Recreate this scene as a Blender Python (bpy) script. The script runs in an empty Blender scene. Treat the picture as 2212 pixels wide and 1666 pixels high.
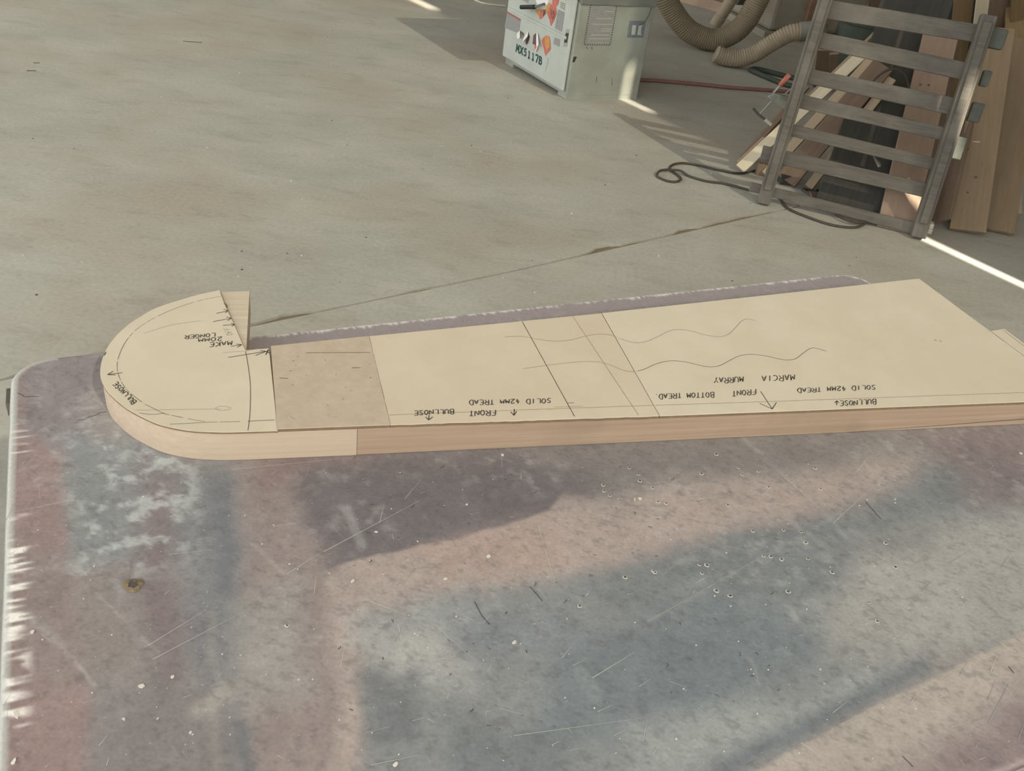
import bpy, math, random
import numpy as np
from mathutils import Vector
random.seed(7); np.random.seed(7)
S = bpy.context.scene; COL = S.collection

# ------------------------------------------------------------------ camera
FPX, PITCH, ROLL, CZ = 1950.0, math.radians(34.2), math.radians(8.35), 1.6
FWD = np.array([0, math.cos(PITCH), -math.sin(PITCH)]); _r = np.array([1.0, 0, 0]); _u = np.cross(_r, FWD)
IR = math.cos(ROLL)*_r + math.sin(ROLL)*_u; IU = -math.sin(ROLL)*_r + math.cos(ROLL)*_u
CAM = np.array([0, 0, CZ])
cd = bpy.data.cameras.new('camera'); cam = bpy.data.objects.new('camera', cd); COL.objects.link(cam)
cd.sensor_fit = 'HORIZONTAL'; cd.sensor_width = 36.0; cd.lens = 36.0*FPX/2212; cd.clip_start = .05; cd.clip_end = 200
from mathutils import Matrix
cam.matrix_world = Matrix(((IR[0], IU[0], -FWD[0], 0), (IR[1], IU[1], -FWD[1], 0), (IR[2], IU[2], -FWD[2], CZ), (0, 0, 0, 1)))
S.camera = cam

# ------------------------------------------------------------------ light
w = bpy.data.worlds.new('overcast_sky'); S.world = w; w.use_nodes = True
bg = w.node_tree.nodes['Background']; bg.inputs[0].default_value = (.97, 1.0, 1.05, 1); bg.inputs[1].default_value = 1.0
SUN_AZ = np.array([.664, -.748]); SUN_EL = math.radians(40)
sd = bpy.data.lights.new('sun', 'SUN'); sd.energy = 8.0; sd.angle = math.radians(.6); sd.color = (1, .93, .80)
so = bpy.data.objects.new('sun', sd); COL.objects.link(so)
SUN = Vector((SUN_AZ[0]*math.cos(SUN_EL), SUN_AZ[1]*math.cos(SUN_EL), math.sin(SUN_EL)))
so.rotation_euler = SUN.to_track_quat('Z', 'Y').to_euler(); so.location = (6, -6, 9)
S.view_settings.view_transform = 'Standard'; S.view_settings.look = 'None'
S.view_settings.gamma = 1; S.view_settings.use_curve_mapping = False
S.view_settings.exposure = 1.42

# ------------------------------------------------------------------ measuring helpers (photo pixel -> point on a known plane)
def ray(x, y): return FWD + IR*(x-1106)/FPX - IU*(y-833)/FPX
def pz(x, y, z=0.0):
    d = ray(x, y); return CAM + d*(z-CZ)/d[2]
def py(x, y, Y):
    d = ray(x, y); return CAM + d*Y/d[1]
def pp(x, y, p0, n):
    d = ray(x, y); return CAM + d*(np.dot(np.asarray(p0)-CAM, n)/np.dot(d, n))
def prj(P):
    v = np.asarray(P)-CAM; dz = v@FWD
    return 1106+FPX*(v@IR)/dz, 833-FPX*(v@IU)/dz
def nrm(v): v = np.asarray(v, float); return v/np.linalg.norm(v)
Z = np.array([0, 0, 1.0])

# ------------------------------------------------------------------ materials
def lin(c): return tuple(((x/255)/12.92 if x/255 <= .04045 else ((x/255+.055)/1.055)**2.4) for x in c)
MATS = {}
def mat(name, c1, c2=None, rough=.7, scale=8, detail=6, stretch=(1, 1, 1), bump=0, c3=None, s3=2.0, spec=.3, metal=0, lo=.35, hi=.65):
    m = bpy.data.materials.new(name); m.use_nodes = True; nt = m.node_tree; N = nt.nodes; L = nt.links
    b = N['Principled BSDF']; b.inputs['Roughness'].default_value = rough; b.inputs['Specular IOR Level'].default_value = spec
    b.inputs['Metallic'].default_value = metal
    if c2 is None: b.inputs['Base Color'].default_value = (*lin(c1), 1)
    else:
        tc = N.new('ShaderNodeTexCoord'); mp = N.new('ShaderNodeMapping'); mp.inputs['Scale'].default_value = stretch
        L.new(tc.outputs['Object'], mp.inputs[0])
        nz = N.new('ShaderNodeTexNoise'); nz.inputs['Scale'].default_value = scale; nz.inputs['Detail'].default_value = detail; nz.inputs['Roughness'].default_value = .65
        L.new(mp.outputs[0], nz.inputs['Vector'])
        r = N.new('ShaderNodeValToRGB'); r.color_ramp.elements[0].position = lo; r.color_ramp.elements[1].position = hi
        r.color_ramp.elements[0].color = (*lin(c1), 1); r.color_ramp.elements[1].color = (*lin(c2), 1)
        L.new(nz.outputs['Fac'], r.inputs[0]); out = r.outputs[0]
        if c3 is not None:
            n3 = N.new('ShaderNodeTexNoise'); n3.inputs['Scale'].default_value = s3; n3.inputs['Detail'].default_value = 5
            L.new(tc.outputs['Object'], n3.inputs['Vector'])
            r3 = N.new('ShaderNodeValToRGB'); r3.color_ramp.elements[0].position = .48; r3.color_ramp.elements[1].position = .72
            r3.color_ramp.elements[0].color = (0, 0, 0, 1); r3.color_ramp.elements[1].color = (1, 1, 1, 1)
            L.new(n3.outputs['Fac'], r3.inputs[0])
            mx = N.new('ShaderNodeMix'); mx.data_type = 'RGBA'; L.new(r3.outputs[0], mx.inputs['Factor'])
            L.new(out, mx.inputs['A']); mx.inputs['B'].default_value = (*lin(c3), 1); out = mx.outputs['Result']
        L.new(out, b.inputs['Base Color'])
        if bump:
            bp = N.new('ShaderNodeBump'); bp.inputs['Strength'].default_value = bump; bp.inputs['Distance'].default_value = .002
            L.new(nz.outputs['Fac'], bp.inputs['Height']); L.new(bp.outputs[0], b.inputs['Normal'])
    MATS[name] = m; return m

def wood(name, c1, c2, axis, c3=None, rough=.6, along=3.0, across=90.0, bump=.15):
    """long streaks along a world direction, so the grain follows the board"""
    m = mat(name, c1, c2, rough, 1.0, 5, bump=bump, c3=c3, s3=5.0, lo=.3, hi=.7)
    nt = m.node_tree; mp = [n for n in nt.nodes if n.type == 'MAPPING'][0]; tc = [n for n in nt.nodes if n.type == 'TEX_COORD'][0]
    a = nrm(axis); h = Z if abs(a[2]) < .9 else np.array([1.0, 0, 0]); s = nrm(np.cross(a, h)); t = np.cross(s, a)
    cb = nt.nodes.new('ShaderNodeCombineXYZ')
    for i, (v, k) in enumerate(((a, along), (s, across), (t, across))):
        d = nt.nodes.new('ShaderNodeVectorMath'); d.operation = 'DOT_PRODUCT'
        nt.links.new(tc.outputs['Object'], d.inputs[0]); d.inputs[1].default_value = tuple(v*k)
        nt.links.new(d.outputs['Value'], cb.inputs[i])
    nt.links.new(cb.outputs[0], mp.inputs[0])
    return m

# ------------------------------------------------------------------ mesh helpers
class MB:
    def __init__(s): s.v = []; s.f = []
    def add(s, vs, fs):
        o = len(s.v); s.v += [tuple(map(float, p)) for p in vs]; s.f += [tuple(i+o for i in f) for f in fs]; return s
    def box(s, c, ax, hs):
        c = np.asarray(c, float); ax = [np.asarray(a, float) for a in ax]
        vs = [c+ax[0]*hs[0]*i+ax[1]*hs[1]*j+ax[2]*hs[2]*k for k in (-1, 1) for j in (-1, 1) for i in (-1, 1)]
        return s.add(vs, [(0, 2, 3, 1), (4, 5, 7, 6), (0, 1, 5, 4), (2, 6, 7, 3), (0, 4, 6, 2), (1, 3, 7, 5)])
    def prism(s, pts, up):
        """closed solid: polygon pts (top) swept by -up"""
        up = np.asarray(up, float); pts = [np.asarray(p, float) for p in pts]; n = len(pts)
        a = sum(np.cross(pts[i]-pts[0], pts[(i+1) % n]-pts[0]) for i in range(n))
        if np.dot(a, up) < 0: pts = pts[::-1]
        vs = pts+[p-up for p in pts]
        fs = [tuple(range(n)), tuple(range(2*n-1, n-1, -1))]+[(i, i+n, (i+1) % n+n, (i+1) % n) for i in range(n)]
        return s.add(vs, fs)
    def tube(s, path, rad, seg=12, caps=True):
        P = np.asarray(path, float); n = len(P); rad = np.broadcast_to(np.asarray(rad, float), (n,))
        T = np.gradient(P, axis=0); T /= np.linalg.norm(T, axis=1)[:, None]+1e-12
        h = Z if abs(T[0]@Z) < .9 else np.array([1.0, 0, 0]); a = nrm(np.cross(T[0], h)); vs = []
        for i in range(n):
            a = nrm(a-T[i]*(a@T[i])); b = np.cross(T[i], a)
            for k in range(seg):
                t = 2*math.pi*k/seg; vs.append(P[i]+rad[i]*(math.cos(t)*a+math.sin(t)*b))
        fs = [(i*seg+k, i*seg+(k+1) % seg, (i+1)*seg+(k+1) % seg, (i+1)*seg+k) for i in range(n-1) for k in range(seg)]
        if caps: fs += [tuple(range(seg-1, -1, -1)), tuple(range((n-1)*seg, n*seg))]
        return s.add(vs, fs)
    def ribbon(s, pts, width, n, lift=.0003):
        P = np.asarray(pts, float)+np.asarray(n)*lift
        if len(P) < 2: return s
        T = np.gradient(P, axis=0); T /= np.linalg.norm(T, axis=1)[:, None]+1e-12
        side = np.cross(np.asarray(n), T); wd = np.broadcast_to(np.asarray(width, float), (len(P),))[:, None]*.5
        vs = np.concatenate([P+side*wd, P-side*wd]); k = len(P)
        return s.add(vs, [(i, i+k, i+k+1, i+1) for i in range(k-1)])
    def build(s, name, m, parent=None, smooth=False, bevel=0, base=None):
        me = bpy.data.meshes.new(name)
        o = bpy.data.objects.new(name, me); COL.objects.link(o)
        off = np.zeros(3)
        if parent is not None:
            o.parent = parent; q = parent
            while q is not None: off = off+np.array(q.location); q = q.parent
        elif base is not None: off = np.asarray(base, float); o.location = off
        me.from_pydata([tuple(np.array(v)-off) for v in s.v], [], s.f); me.update()
        me.materials.append(MATS[m] if isinstance(m, str) else m)
        if smooth:
            for p in me.polygons: p.use_smooth = True
        if bevel:
            b = o.modifiers.new('bevel', 'BEVEL'); b.width = bevel; b.segments = 2; b.limit_method = 'ANGLE'
        return o
def tag(o, label=None, cat=None, group=None, kind=None):
    if label: o['label'] = label
    if cat: o['category'] = cat
    if group: o['group'] = group
    if kind: o['kind'] = kind
    return o
def thing(name, loc, label, cat, group=None):
    o = bpy.data.objects.new(name, None); COL.objects.link(o); o.location = tuple(map(float, loc)); o.empty_display_size = .05
    return tag(o, label, cat, group)
def smooth_path(P, n=80):
    P = np.asarray(P, float); k = len(P); out = []
    for i in range(k-1):
        p0, p1, p2, p3 = P[max(i-1, 0)], P[i], P[i+1], P[min(i+2, k-1)]
        m = max(2, int(n/(k-1)))
        for t in np.linspace(0, 1, m, endpoint=False):
            out.append(.5*((2*p1)+(-p0+p2)*t+(2*p0-5*p1+4*p2-p3)*t*t+(-p0+3*p1-3*p2+p3)*t**3))
    out.append(P[-1]); return np.array(out)
def resample(P, step):
    P = np.asarray(P, float); d = np.r_[0, np.cumsum(np.linalg.norm(np.diff(P, axis=0), axis=1))]
    q = np.linspace(0, d[-1], max(2, int(d[-1]/step)+1))
    return np.stack([np.interp(q, d, P[:, i]) for i in range(P.shape[1])], 1)
def fbm(x, y, f=1.0, octv=4, seed=0, gain=.5):
    """value noise on arrays, about 0..1"""
    rs = np.random.RandomState(seed); tot = np.zeros_like(x, float); amp = 1; nsum = 0
    for o in range(octv):
        tab = rs.rand(256, 256); X = x*f; Y = y*f
        xi = np.floor(X).astype(int); yi = np.floor(Y).astype(int); fx = X-xi; fy = Y-yi
        fx = fx*fx*(3-2*fx); fy = fy*fy*(3-2*fy)
        g = lambda a, b: tab[a % 256, b % 256]
        tot += amp*((g(xi, yi)*(1-fx)+g(xi+1, yi)*fx)*(1-fy)+(g(xi, yi+1)*(1-fx)+g(xi+1, yi+1)*fx)*fy)
        nsum += amp; amp *= gain; f *= 2
    return tot/nsum

# ------------------------------------------------------------------ the shed
def sheet_material():
    m = bpy.data.materials.new('translucent_sheeting'); m.use_nodes = True; nt = m.node_tree; N = nt.nodes; L = nt.links
    N.remove(N['Principled BSDF'])
    t = N.new('ShaderNodeBsdfTransparent'); t.inputs[0].default_value = (.55, .55, .54, 1)
    d = N.new('ShaderNodeBsdfDiffuse'); d.inputs[0].default_value = (.55, .55, .54, 1)
    mx = N.new('ShaderNodeMixShader'); mx.inputs[0].default_value = .56
    L.new(t.outputs[0], mx.inputs[1]); L.new(d.outputs[0], mx.inputs[2]); L.new(mx.outputs[0], N['Material Output'].inputs[0])
    MATS['sheet'] = m
sheet_material()
mat('wall_grey', (120, 112, 98), (138, 130, 114), .8, 3)
mat('steel_dark', (70, 66, 58), (92, 86, 76), .6, 5)
WX, RH, SLIT = 4.2, 7.4, (1.375, 1.45)
def quad(name, a, b, c, d, th, m, kind='structure'):
    n = nrm(np.cross(np.subtract(b, a), np.subtract(d, a)))
    return tag(MB().prism([a, b, c, d], n*th).build(name, m), kind=kind)
wr = quad('wall_right', (WX, -7, 0), (WX, SLIT[0], 0), (WX, SLIT[0], RH), (WX, -7, RH), .004, 'sheet')
for ya_, yb_, za, zb in ((SLIT[1], 14, 0, 3.1), (SLIT[1], 14, 3.75, RH), (1.55, 14, 3.1, 3.75)):  # unseen wall, opaque to darken the far corner, notched for a sun patch
    MB().prism([(WX, ya_, za), (WX, yb_, za), (WX, yb_, zb), (WX, ya_, zb)], (-.004, 0, 0)).build('wall_blocker', 'wall_grey', wr)
for za, zb in ((0, 1.2), (3.06, 3.74), (3.74, 4.58), (5.0, 5.85), (6.05, 6.2), (6.32, 6.6), (7.0, RH)):   # unseen plates added over parts of the gap to break up the sun streak
    MB().box((WX+.02, sum(SLIT)/2, (za+zb)/2), ((1, 0, 0), (0, 1, 0), (0, 0, 1)), (.006, .09 if za != 3.06 else .058, (zb-za)/2)).build('gap_blocker', 'steel_dark', wr)
MB().box((WX+.02, SLIT[0]+.045, 4.8), ((1, 0, 0), (0, 1, 0), (0, 0, 1)), (.006, .025, .23)).build('gap_blocker', 'steel_dark', wr)
ce = quad('ceiling', (-13, -7, RH), (WX, -7, RH), (WX, 3.5, RH), (-13, 3.5, RH), .004, 'sheet')
MB().prism([(-2, 3.5, RH), (WX, 3.5, RH), (WX, 14, RH), (-2, 14, RH)], (0, 0, .02)).build('roof_blocker', 'wall_grey', ce)  # opaque roof part out of view, added to dim the right rear
MB().prism([(-13, 3.5, RH), (-2, 3.5, RH), (-2, 14, RH), (-13, 14, RH)], (0, 0, .004)).build('roof_sheet', 'sheet', ce)
quad('wall_back', (-13, 14, 0), (WX, 14, 0), (WX, 14, RH), (-13, 14, RH), .05, 'wall_grey')

# floor: two concrete slabs either side of a ragged cut joint
def concrete():
    m = mat('concrete', (163, 160, 147), (182, 179, 166), .62, 1.6, 8, stretch=(1, 1.5, 1), bump=.08, c3=(168, 157, 141), s3=1.1, spec=.4, lo=.3, hi=.7)
    nt = m.node_tree; N = nt.nodes; L = nt.links; b = N['Principled BSDF']; src = b.inputs['Base Color'].links[0].from_socket
    tc = [n for n in N if n.type == 'TEX_COORD'][0]
    mp = N.new('ShaderNodeMapping'); mp.inputs['Rotation'].default_value = (0, 0, .3); mp.inputs['Scale'].default_value = (4, 9, 1); L.new(tc.outputs['Object'], mp.inputs[0])
    n1 = N.new('ShaderNodeTexNoise'); n1.inputs['Scale'].default_value = 1.0; n1.inputs['Detail'].default_value = 9; n1.inputs['Roughness'].default_value = .7; L.new(mp.outputs[0], n1.inputs['Vector'])
    r1 = N.new('ShaderNodeValToRGB'); r1.color_ramp.elements[0].position = .3; r1.color_ramp.elements[1].position = .48
    r1.color_ramp.elements[0].color = (.84, .83, .81, 1); r1.color_ramp.elements[1].color = (1, 1, 1, 1); L.new(n1.outputs['Fac'], r1.inputs[0])
    mx = N.new('ShaderNodeMix'); mx.data_type = 'RGBA'; mx.blend_type = 'MULTIPLY'; mx.inputs['Factor'].default_value = 1
    L.new(src, mx.inputs['A']); L.new(r1.outputs[0], mx.inputs['B'])
    n2 = N.new('ShaderNodeTexNoise'); n2.inputs['Scale'].default_value = 60; n2.inputs['Detail'].default_value = 4; L.new(tc.outputs['Object'], n2.inputs['Vector'])
    r2 = N.new('ShaderNodeValToRGB'); r2.color_ramp.elements[0].position = .3; r2.color_ramp.elements[1].position = .6
    r2.color_ramp.elements[0].color = (.9, .9, .89, 1); r2.color_ramp.elements[1].color = (1.02, 1.02, 1.02, 1); L.new(n2.outputs['Fac'], r2.inputs[0])
    m2 = N.new('ShaderNodeMix'); m2.data_type = 'RGBA'; m2.blend_type = 'MULTIPLY'; m2.inputs['Factor'].default_value = 1
    L.new(mx.outputs['Result'], m2.inputs['A']); L.new(r2.outputs[0], m2.inputs['B']); L.new(m2.outputs['Result'], b.inputs['Base Color'])
concrete(); mat('joint_dirt', (128, 114, 94), (140, 128, 108), .9, 20)
J0 = pz(0, 822); J1 = pz(540, 705); J2 = pz(1115, 585); J3 = pz(1640, 465)
jd = nrm((J3-J0)); jn = np.array([-jd[1], jd[0], 0])
jp = [J0-jd*12, J0, J1, J2, J3, J3+jd*12]
JP = resample(np.array(jp), .06)
jl = fbm(np.arange(len(JP))*1.0, np.zeros(len(JP)), .35, 3, 5)
left_edge = [p+jn*(.007+.03*max(0, a-.45)*3) for p, a in zip(JP, jl)]
right_edge = [p-jn*.0035 for p in JP]
fl = tag(MB().prism([(-16, -8, -.012), (20, -8, -.012), (20, 20, -.012), (-16, 20, -.012)], (0, 0, .1)).build('floor', 'joint_dirt'), kind='structure')
far_pts = left_edge+[np.array([20, 26, 0]), np.array([-16, 26, 0])]
near_pts = right_edge+[np.array([20, -8, 0]), np.array([-16, -8, 0])]
def slab(pts):
    me = MB(); me.prism([np.array([p[0], p[1], 0]) for p in pts], (0, 0, .011)); return me.build('concrete_slab', 'concrete', fl)
slab(far_pts); slab(near_pts)

# ------------------------------------------------------------------ work table
TZ = .85; _b1, _b2 = pz(540, 729, TZ-.003), pz(1750, 601, TZ-.003); YT = math.atan2(_b2[1]-_b1[1], _b2[0]-_b1[0])
eu = np.array([math.cos(YT), math.sin(YT), 0]); ev = np.array([math.sin(YT), -math.cos(YT), 0])
b1, b2 = _b1, _b2; bm = (b1+b2)/2
lm = (pz(27, 858, TZ)+pz(2, 1064, TZ))/2; rm = pz(1893, 615, TZ); fm = pz(2190, 1660, TZ)
u0, u1, v0, v1 = lm@eu, rm@eu, bm@ev, fm@ev
TO = eu*u0+ev*v0+Z*TZ                    # back corner of the table top
LU, LV = u1-u0, v1-v0
def tp(u, v, z=0): return TO+eu*u+ev*v+Z*z

def capsule(X, Y, p, q, r, soft):
    p = np.array(p, float); q = np.array(q, float); d = q-p; t = np.clip(((X-p[0])*d[0]+(Y-p[1])*d[1])/(d@d+1e-9), 0, 1)
    dist = np.hypot(X-p[0]-t*d[0], Y-p[1]-t*d[1]); return np.clip((r+soft/2-dist)/soft, 0, 1)
def polymask(X, Y, pts, soft):
    pts = np.array(pts, float); inside = np.zeros(X.shape, bool); dist = np.full(X.shape, 1e9); n = len(pts)
    for i in range(n):
        a, b = pts[i], pts[(i+1) % n]; d = b-a
        t = np.clip(((X-a[0])*d[0]+(Y-a[1])*d[1])/(d@d), 0, 1); dist = np.minimum(dist, np.hypot(X-a[0]-t*d[0], Y-a[1]-t*d[1]))
        c = ((a[1] > Y) != (b[1] > Y)) & (X < (b[0]-a[0])*(Y-a[1])/(b[1]-a[1]+1e-12)+a[0]); inside ^= c
    sd = np.where(inside, dist, -dist); m = np.clip(sd/soft+.5, 0, 1); return m*m*(3-2*m)

def table_top(parent):
    st = .003; nu, nv = int(LU/st)+1, int(LV/st)+1
    U, V = np.meshgrid(np.linspace(0, LU, nu), np.linspace(0, LV, nv), indexing='ij'); R = .055
    cu = np.clip(U, R, LU-R); cv = np.clip(V, R, LV-R); du, dv = U-cu, V-cv; dd = np.hypot(du, dv)
    k = np.where(dd > R, R/np.maximum(dd, 1e-9), 1); U = cu+du*k; V = cv+dv*k
    dd = np.minimum(dd, R); edge = np.minimum.reduce([U, LU-U, V, LV-V]); edge = np.where((np.abs(du) > 0) & (np.abs(dv) > 0), R-dd, edge)
    wob = .004*(fbm(U, V, 14, 3, 3)-.5)
    r0 = .007; e = np.clip(edge, 0, r0); zz = -(r0-np.sqrt(np.maximum(r0*r0-(r0-e)**2, 0)))
    P = TO+U[..., None]*eu+V[..., None]*ev+zz[..., None]*Z
    # thin wobble of the worn rim
    P[..., :2] += (np.where(edge < .004, wob, 0))[..., None]*(-eu-ev)[:2]*.3
    X, Y = prj(P.reshape(-1, 3)); X = X.reshape(U.shape); Y = Y.reshape(U.shape)
    # soft and sharp-edged colour patches of the board top, laid out where the photograph shows them
    wx = X+60*(fbm(U, V, 9, 4, 11)-.5)+22*(fbm(U, V, 40, 3, 12)-.5); wy = Y+60*(fbm(U, V, 9, 4, 13)-.5)+22*(fbm(U, V, 40, 3, 14)-.5)
    sx = X+10*(fbm(U, V, 30, 3, 15)-.5); sy = Y+10*(fbm(U, V, 30, 3, 16)-.5)
    col = np.zeros(U.shape+(3,)); col[:] = (136, 128, 123)
    def put(mask, c, a=1.0):
        m = (mask*a)[..., None]; col[:] = col*(1-m)+np.array(c, float)*m
    PINK, RED, DRED, BLUE, DBLUE, GREY, PALE, MAUVE = (162, 143, 133), (142, 117, 111), (116, 95, 97), (127, 130, 129), (100, 103, 106), (138, 136, 131), (158, 156, 149), (112, 101, 103)
    # left third: vertical bands
    put(polymask(wx, wy, [(-60, 740), (145, 740), (165, 1290), (190, 1700), (-60, 1700)], 60), RED)
    put(polymask(wx, wy, [(40, 760), (230, 750), (160, 1000), (40, 940)], 50), (128, 118, 119), .9)
    put(polymask(wx, wy, [(140, 930), (400, 930), (420, 1160), (150, 1250)], 60), (124, 127, 127), .9)
    put(polymask(wx, wy, [(300, 980), (385, 990), (400, 1430), (330, 1520), (290, 1270)], 80), (120, 102, 103), .75)
    put(polymask(wx, wy, [(30, 1180), (270, 1230), (290, 1480), (60, 1480)], 90), (133, 120, 115), .7)
    put(polymask(wx, wy, [(400, 960), (520, 1010), (540, 1700), (470, 1700), (400, 1400)], 90), (116, 116, 118), .9); put(capsule(wx, wy, (480, 1040), (490, 1330), 26, 50), (100, 103, 108), .7)
    put(polymask(wx, wy, [(520, 1000), (700, 1000), (760, 1250), (740, 1700), (540, 1700)], 80), (140, 123, 117), .9)
    put(polymask(wx, wy, [(480, 1300), (660, 1260), (660, 1480), (520, 1560)], 110), (146, 142, 135), .8)
    put(polymask(wx, wy, [(190, 1500), (500, 1480), (530, 1700), (190, 1700)], 80), (124, 116, 114), .9)
    put(capsule(wx, wy, (450, 1330), (470, 1700), 10, 22), (150, 144, 134), .5)
    put(capsule(wx, wy, (425, 1525), (490, 1490), 25, 30), (160, 152, 138), .6)
    put(capsule(wx, wy, (525, 1570), (535, 1680), 10, 30), DBLUE, .8)
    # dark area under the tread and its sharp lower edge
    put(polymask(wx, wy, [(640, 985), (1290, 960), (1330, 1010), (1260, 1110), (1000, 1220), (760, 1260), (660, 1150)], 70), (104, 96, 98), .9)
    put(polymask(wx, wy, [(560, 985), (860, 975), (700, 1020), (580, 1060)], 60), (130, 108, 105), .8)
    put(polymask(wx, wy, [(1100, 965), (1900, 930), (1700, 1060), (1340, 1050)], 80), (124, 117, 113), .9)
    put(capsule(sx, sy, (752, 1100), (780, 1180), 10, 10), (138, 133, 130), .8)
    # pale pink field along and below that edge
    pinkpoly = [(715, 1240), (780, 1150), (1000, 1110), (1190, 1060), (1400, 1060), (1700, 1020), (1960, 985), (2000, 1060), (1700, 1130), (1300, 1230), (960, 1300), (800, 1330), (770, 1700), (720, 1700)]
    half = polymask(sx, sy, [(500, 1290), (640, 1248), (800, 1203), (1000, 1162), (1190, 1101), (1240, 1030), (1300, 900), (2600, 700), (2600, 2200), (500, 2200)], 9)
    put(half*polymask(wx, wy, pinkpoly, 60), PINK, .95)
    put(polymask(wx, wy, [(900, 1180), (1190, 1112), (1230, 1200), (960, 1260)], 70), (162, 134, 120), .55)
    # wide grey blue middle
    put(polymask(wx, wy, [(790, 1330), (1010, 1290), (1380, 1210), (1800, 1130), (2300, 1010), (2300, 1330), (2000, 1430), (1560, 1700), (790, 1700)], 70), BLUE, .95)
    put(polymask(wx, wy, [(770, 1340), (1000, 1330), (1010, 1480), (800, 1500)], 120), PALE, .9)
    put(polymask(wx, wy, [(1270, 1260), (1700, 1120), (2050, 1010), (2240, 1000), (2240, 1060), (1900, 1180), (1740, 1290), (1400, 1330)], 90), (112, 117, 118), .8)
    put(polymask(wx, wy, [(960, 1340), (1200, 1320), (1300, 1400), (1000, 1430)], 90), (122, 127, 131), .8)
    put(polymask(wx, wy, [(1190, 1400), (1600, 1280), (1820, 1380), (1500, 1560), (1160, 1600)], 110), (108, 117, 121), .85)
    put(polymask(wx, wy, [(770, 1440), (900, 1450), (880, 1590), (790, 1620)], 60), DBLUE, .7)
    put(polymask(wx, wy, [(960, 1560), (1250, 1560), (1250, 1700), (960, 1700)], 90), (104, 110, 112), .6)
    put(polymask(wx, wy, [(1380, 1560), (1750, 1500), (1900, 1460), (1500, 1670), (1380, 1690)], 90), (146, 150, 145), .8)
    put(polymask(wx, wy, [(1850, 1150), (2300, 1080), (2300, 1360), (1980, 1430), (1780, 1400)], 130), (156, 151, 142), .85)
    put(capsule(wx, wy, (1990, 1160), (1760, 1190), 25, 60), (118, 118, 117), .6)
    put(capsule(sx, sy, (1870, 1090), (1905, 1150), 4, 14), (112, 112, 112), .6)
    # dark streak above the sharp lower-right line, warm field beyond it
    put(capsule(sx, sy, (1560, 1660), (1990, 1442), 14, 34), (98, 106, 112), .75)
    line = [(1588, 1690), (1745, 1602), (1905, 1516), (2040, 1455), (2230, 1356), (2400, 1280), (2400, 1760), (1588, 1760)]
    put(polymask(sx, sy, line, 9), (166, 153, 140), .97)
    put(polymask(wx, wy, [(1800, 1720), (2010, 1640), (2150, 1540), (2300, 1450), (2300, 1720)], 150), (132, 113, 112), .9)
    # right shoulder below the tread
    put(polymask(wx, wy, [(1980, 930), (2300, 920), (2300, 1090), (2100, 1080)], 80), (128, 110, 109), .85)
    put(capsule(wx, wy, (2090, 970), (2180, 1050), 14, 30), (104, 98, 100), .5)
    brk = .35+.65*np.clip((fbm(U, V, 70, 3, 51)-.35)/.3, 0, 1)
    for p_, q_, r_, so_, a_ in (((155, 1238), (345, 1410), 2, 6, .45), ((62, 1330), (140, 1400), 9, 14, .5), ((130, 1390), (205, 1482), 4, 8, .7), ((545, 1175), (610, 1235), 3, 8, .4), ((1240, 1280), (1262, 1320), 3, 8, .4), ((1620, 1425), (1640, 1478), 4, 7, .6), ((1250, 1460), (1290, 1500), 14, 14, .4), ((1600, 940), (1840, 1170), 3, 7, .35), ((1405, 1342), (1800, 1118), 2, 6, .4)):
        put(capsule(sx, sy, p_, q_, r_, so_)*brk, (176, 175, 169), a_)
    # dust and mottling
    mot = fbm(U, V, 22, 5, 21, .6); grn = fbm(U, V, 120, 2, 26, .7); col *= (1+.13*(mot-.5)+.10*(grn-.5))[..., None]
    dust = np.clip((fbm(U, V, 60, 5, 22, .65)-.55)/.2, 0, 1)*np.clip((fbm(U, V, 5, 3, 23)-.35)/.3, 0, 1)
    put(dust, (170, 168, 160), .42)
    dl = np.clip((fbm(U, V, 45, 5, 24, .65)-.52)/.16, 0, 1)*polymask(wx, wy, [(130, 880), (420, 930), (430, 1200), (170, 1290)], 120)
    put(dl, (172, 178, 172), .75)
    cr = np.clip((fbm(U, V, 130, 4, 25, .7)-.58)/.12, 0, 1); put(cr, (84, 80, 80), .25)
    # bare white where the rim is rubbed through
    rim = np.clip((.020-edge)/.010, 0, 1); wn = fbm(U*1.0+V*.3, V-U*.2, 55, 3, 31)
    ns = fbm(U*12, V*220, 1.0, 3, 33)*.6+.4*fbm(U, V, 30, 2, 34); left = (U < .05)
    wear = np.where(left, np.clip((ns-.55)/.08, 0, 1)*np.clip((.032-edge)/.012, 0, 1)*np.clip((V-.10)/.12, 0, 1)*np.clip((edge-.004)/.004, 0, 1), 0)
    put(np.clip((.012-edge)/.004, 0, 1)*(U < .06), (168, 170, 158), .85)
    fe = fbm(U*420+V*60, V*24, 1.0, 3, 35); back = (V < .05)*np.clip((.0095+.018*(fe-.5)+.014*(wn-.5)-edge)/.005+.5, 0, 1)*np.clip((U-.10)/.05, 0, 1)
    put(back, (214, 206, 198), .85)
    put(wear, (232, 226, 214), .9)
    put(((V < .08) & (U > .12)).astype(float)*np.clip((.045-edge)/.01, 0, 1)*(1-back), (150, 136, 136), .7)
    lum = col.mean(-1, keepdims=True); col[:] = (lum*.28+col*.72)*1.10+2
    c = np.clip(col/255, 0, 1); c = np.where(c <= .04045, c/12.92, ((c+.055)/1.055)**2.4)
    verts = P.reshape(-1, 3)-np.array(parent.location); base = nu*nv
    idx = np.arange(nu*nv).reshape(nu, nv)
    q = np.stack([idx[:-1, :-1], idx[:-1, 1:], idx[1:, 1:], idx[1:, :-1]], -1).reshape(-1, 4)
    ring = np.concatenate([idx[0, :-1], idx[:-1, -1], idx[-1, :0:-1], idx[:0:-1, 0]]); n = len(ring)
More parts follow.
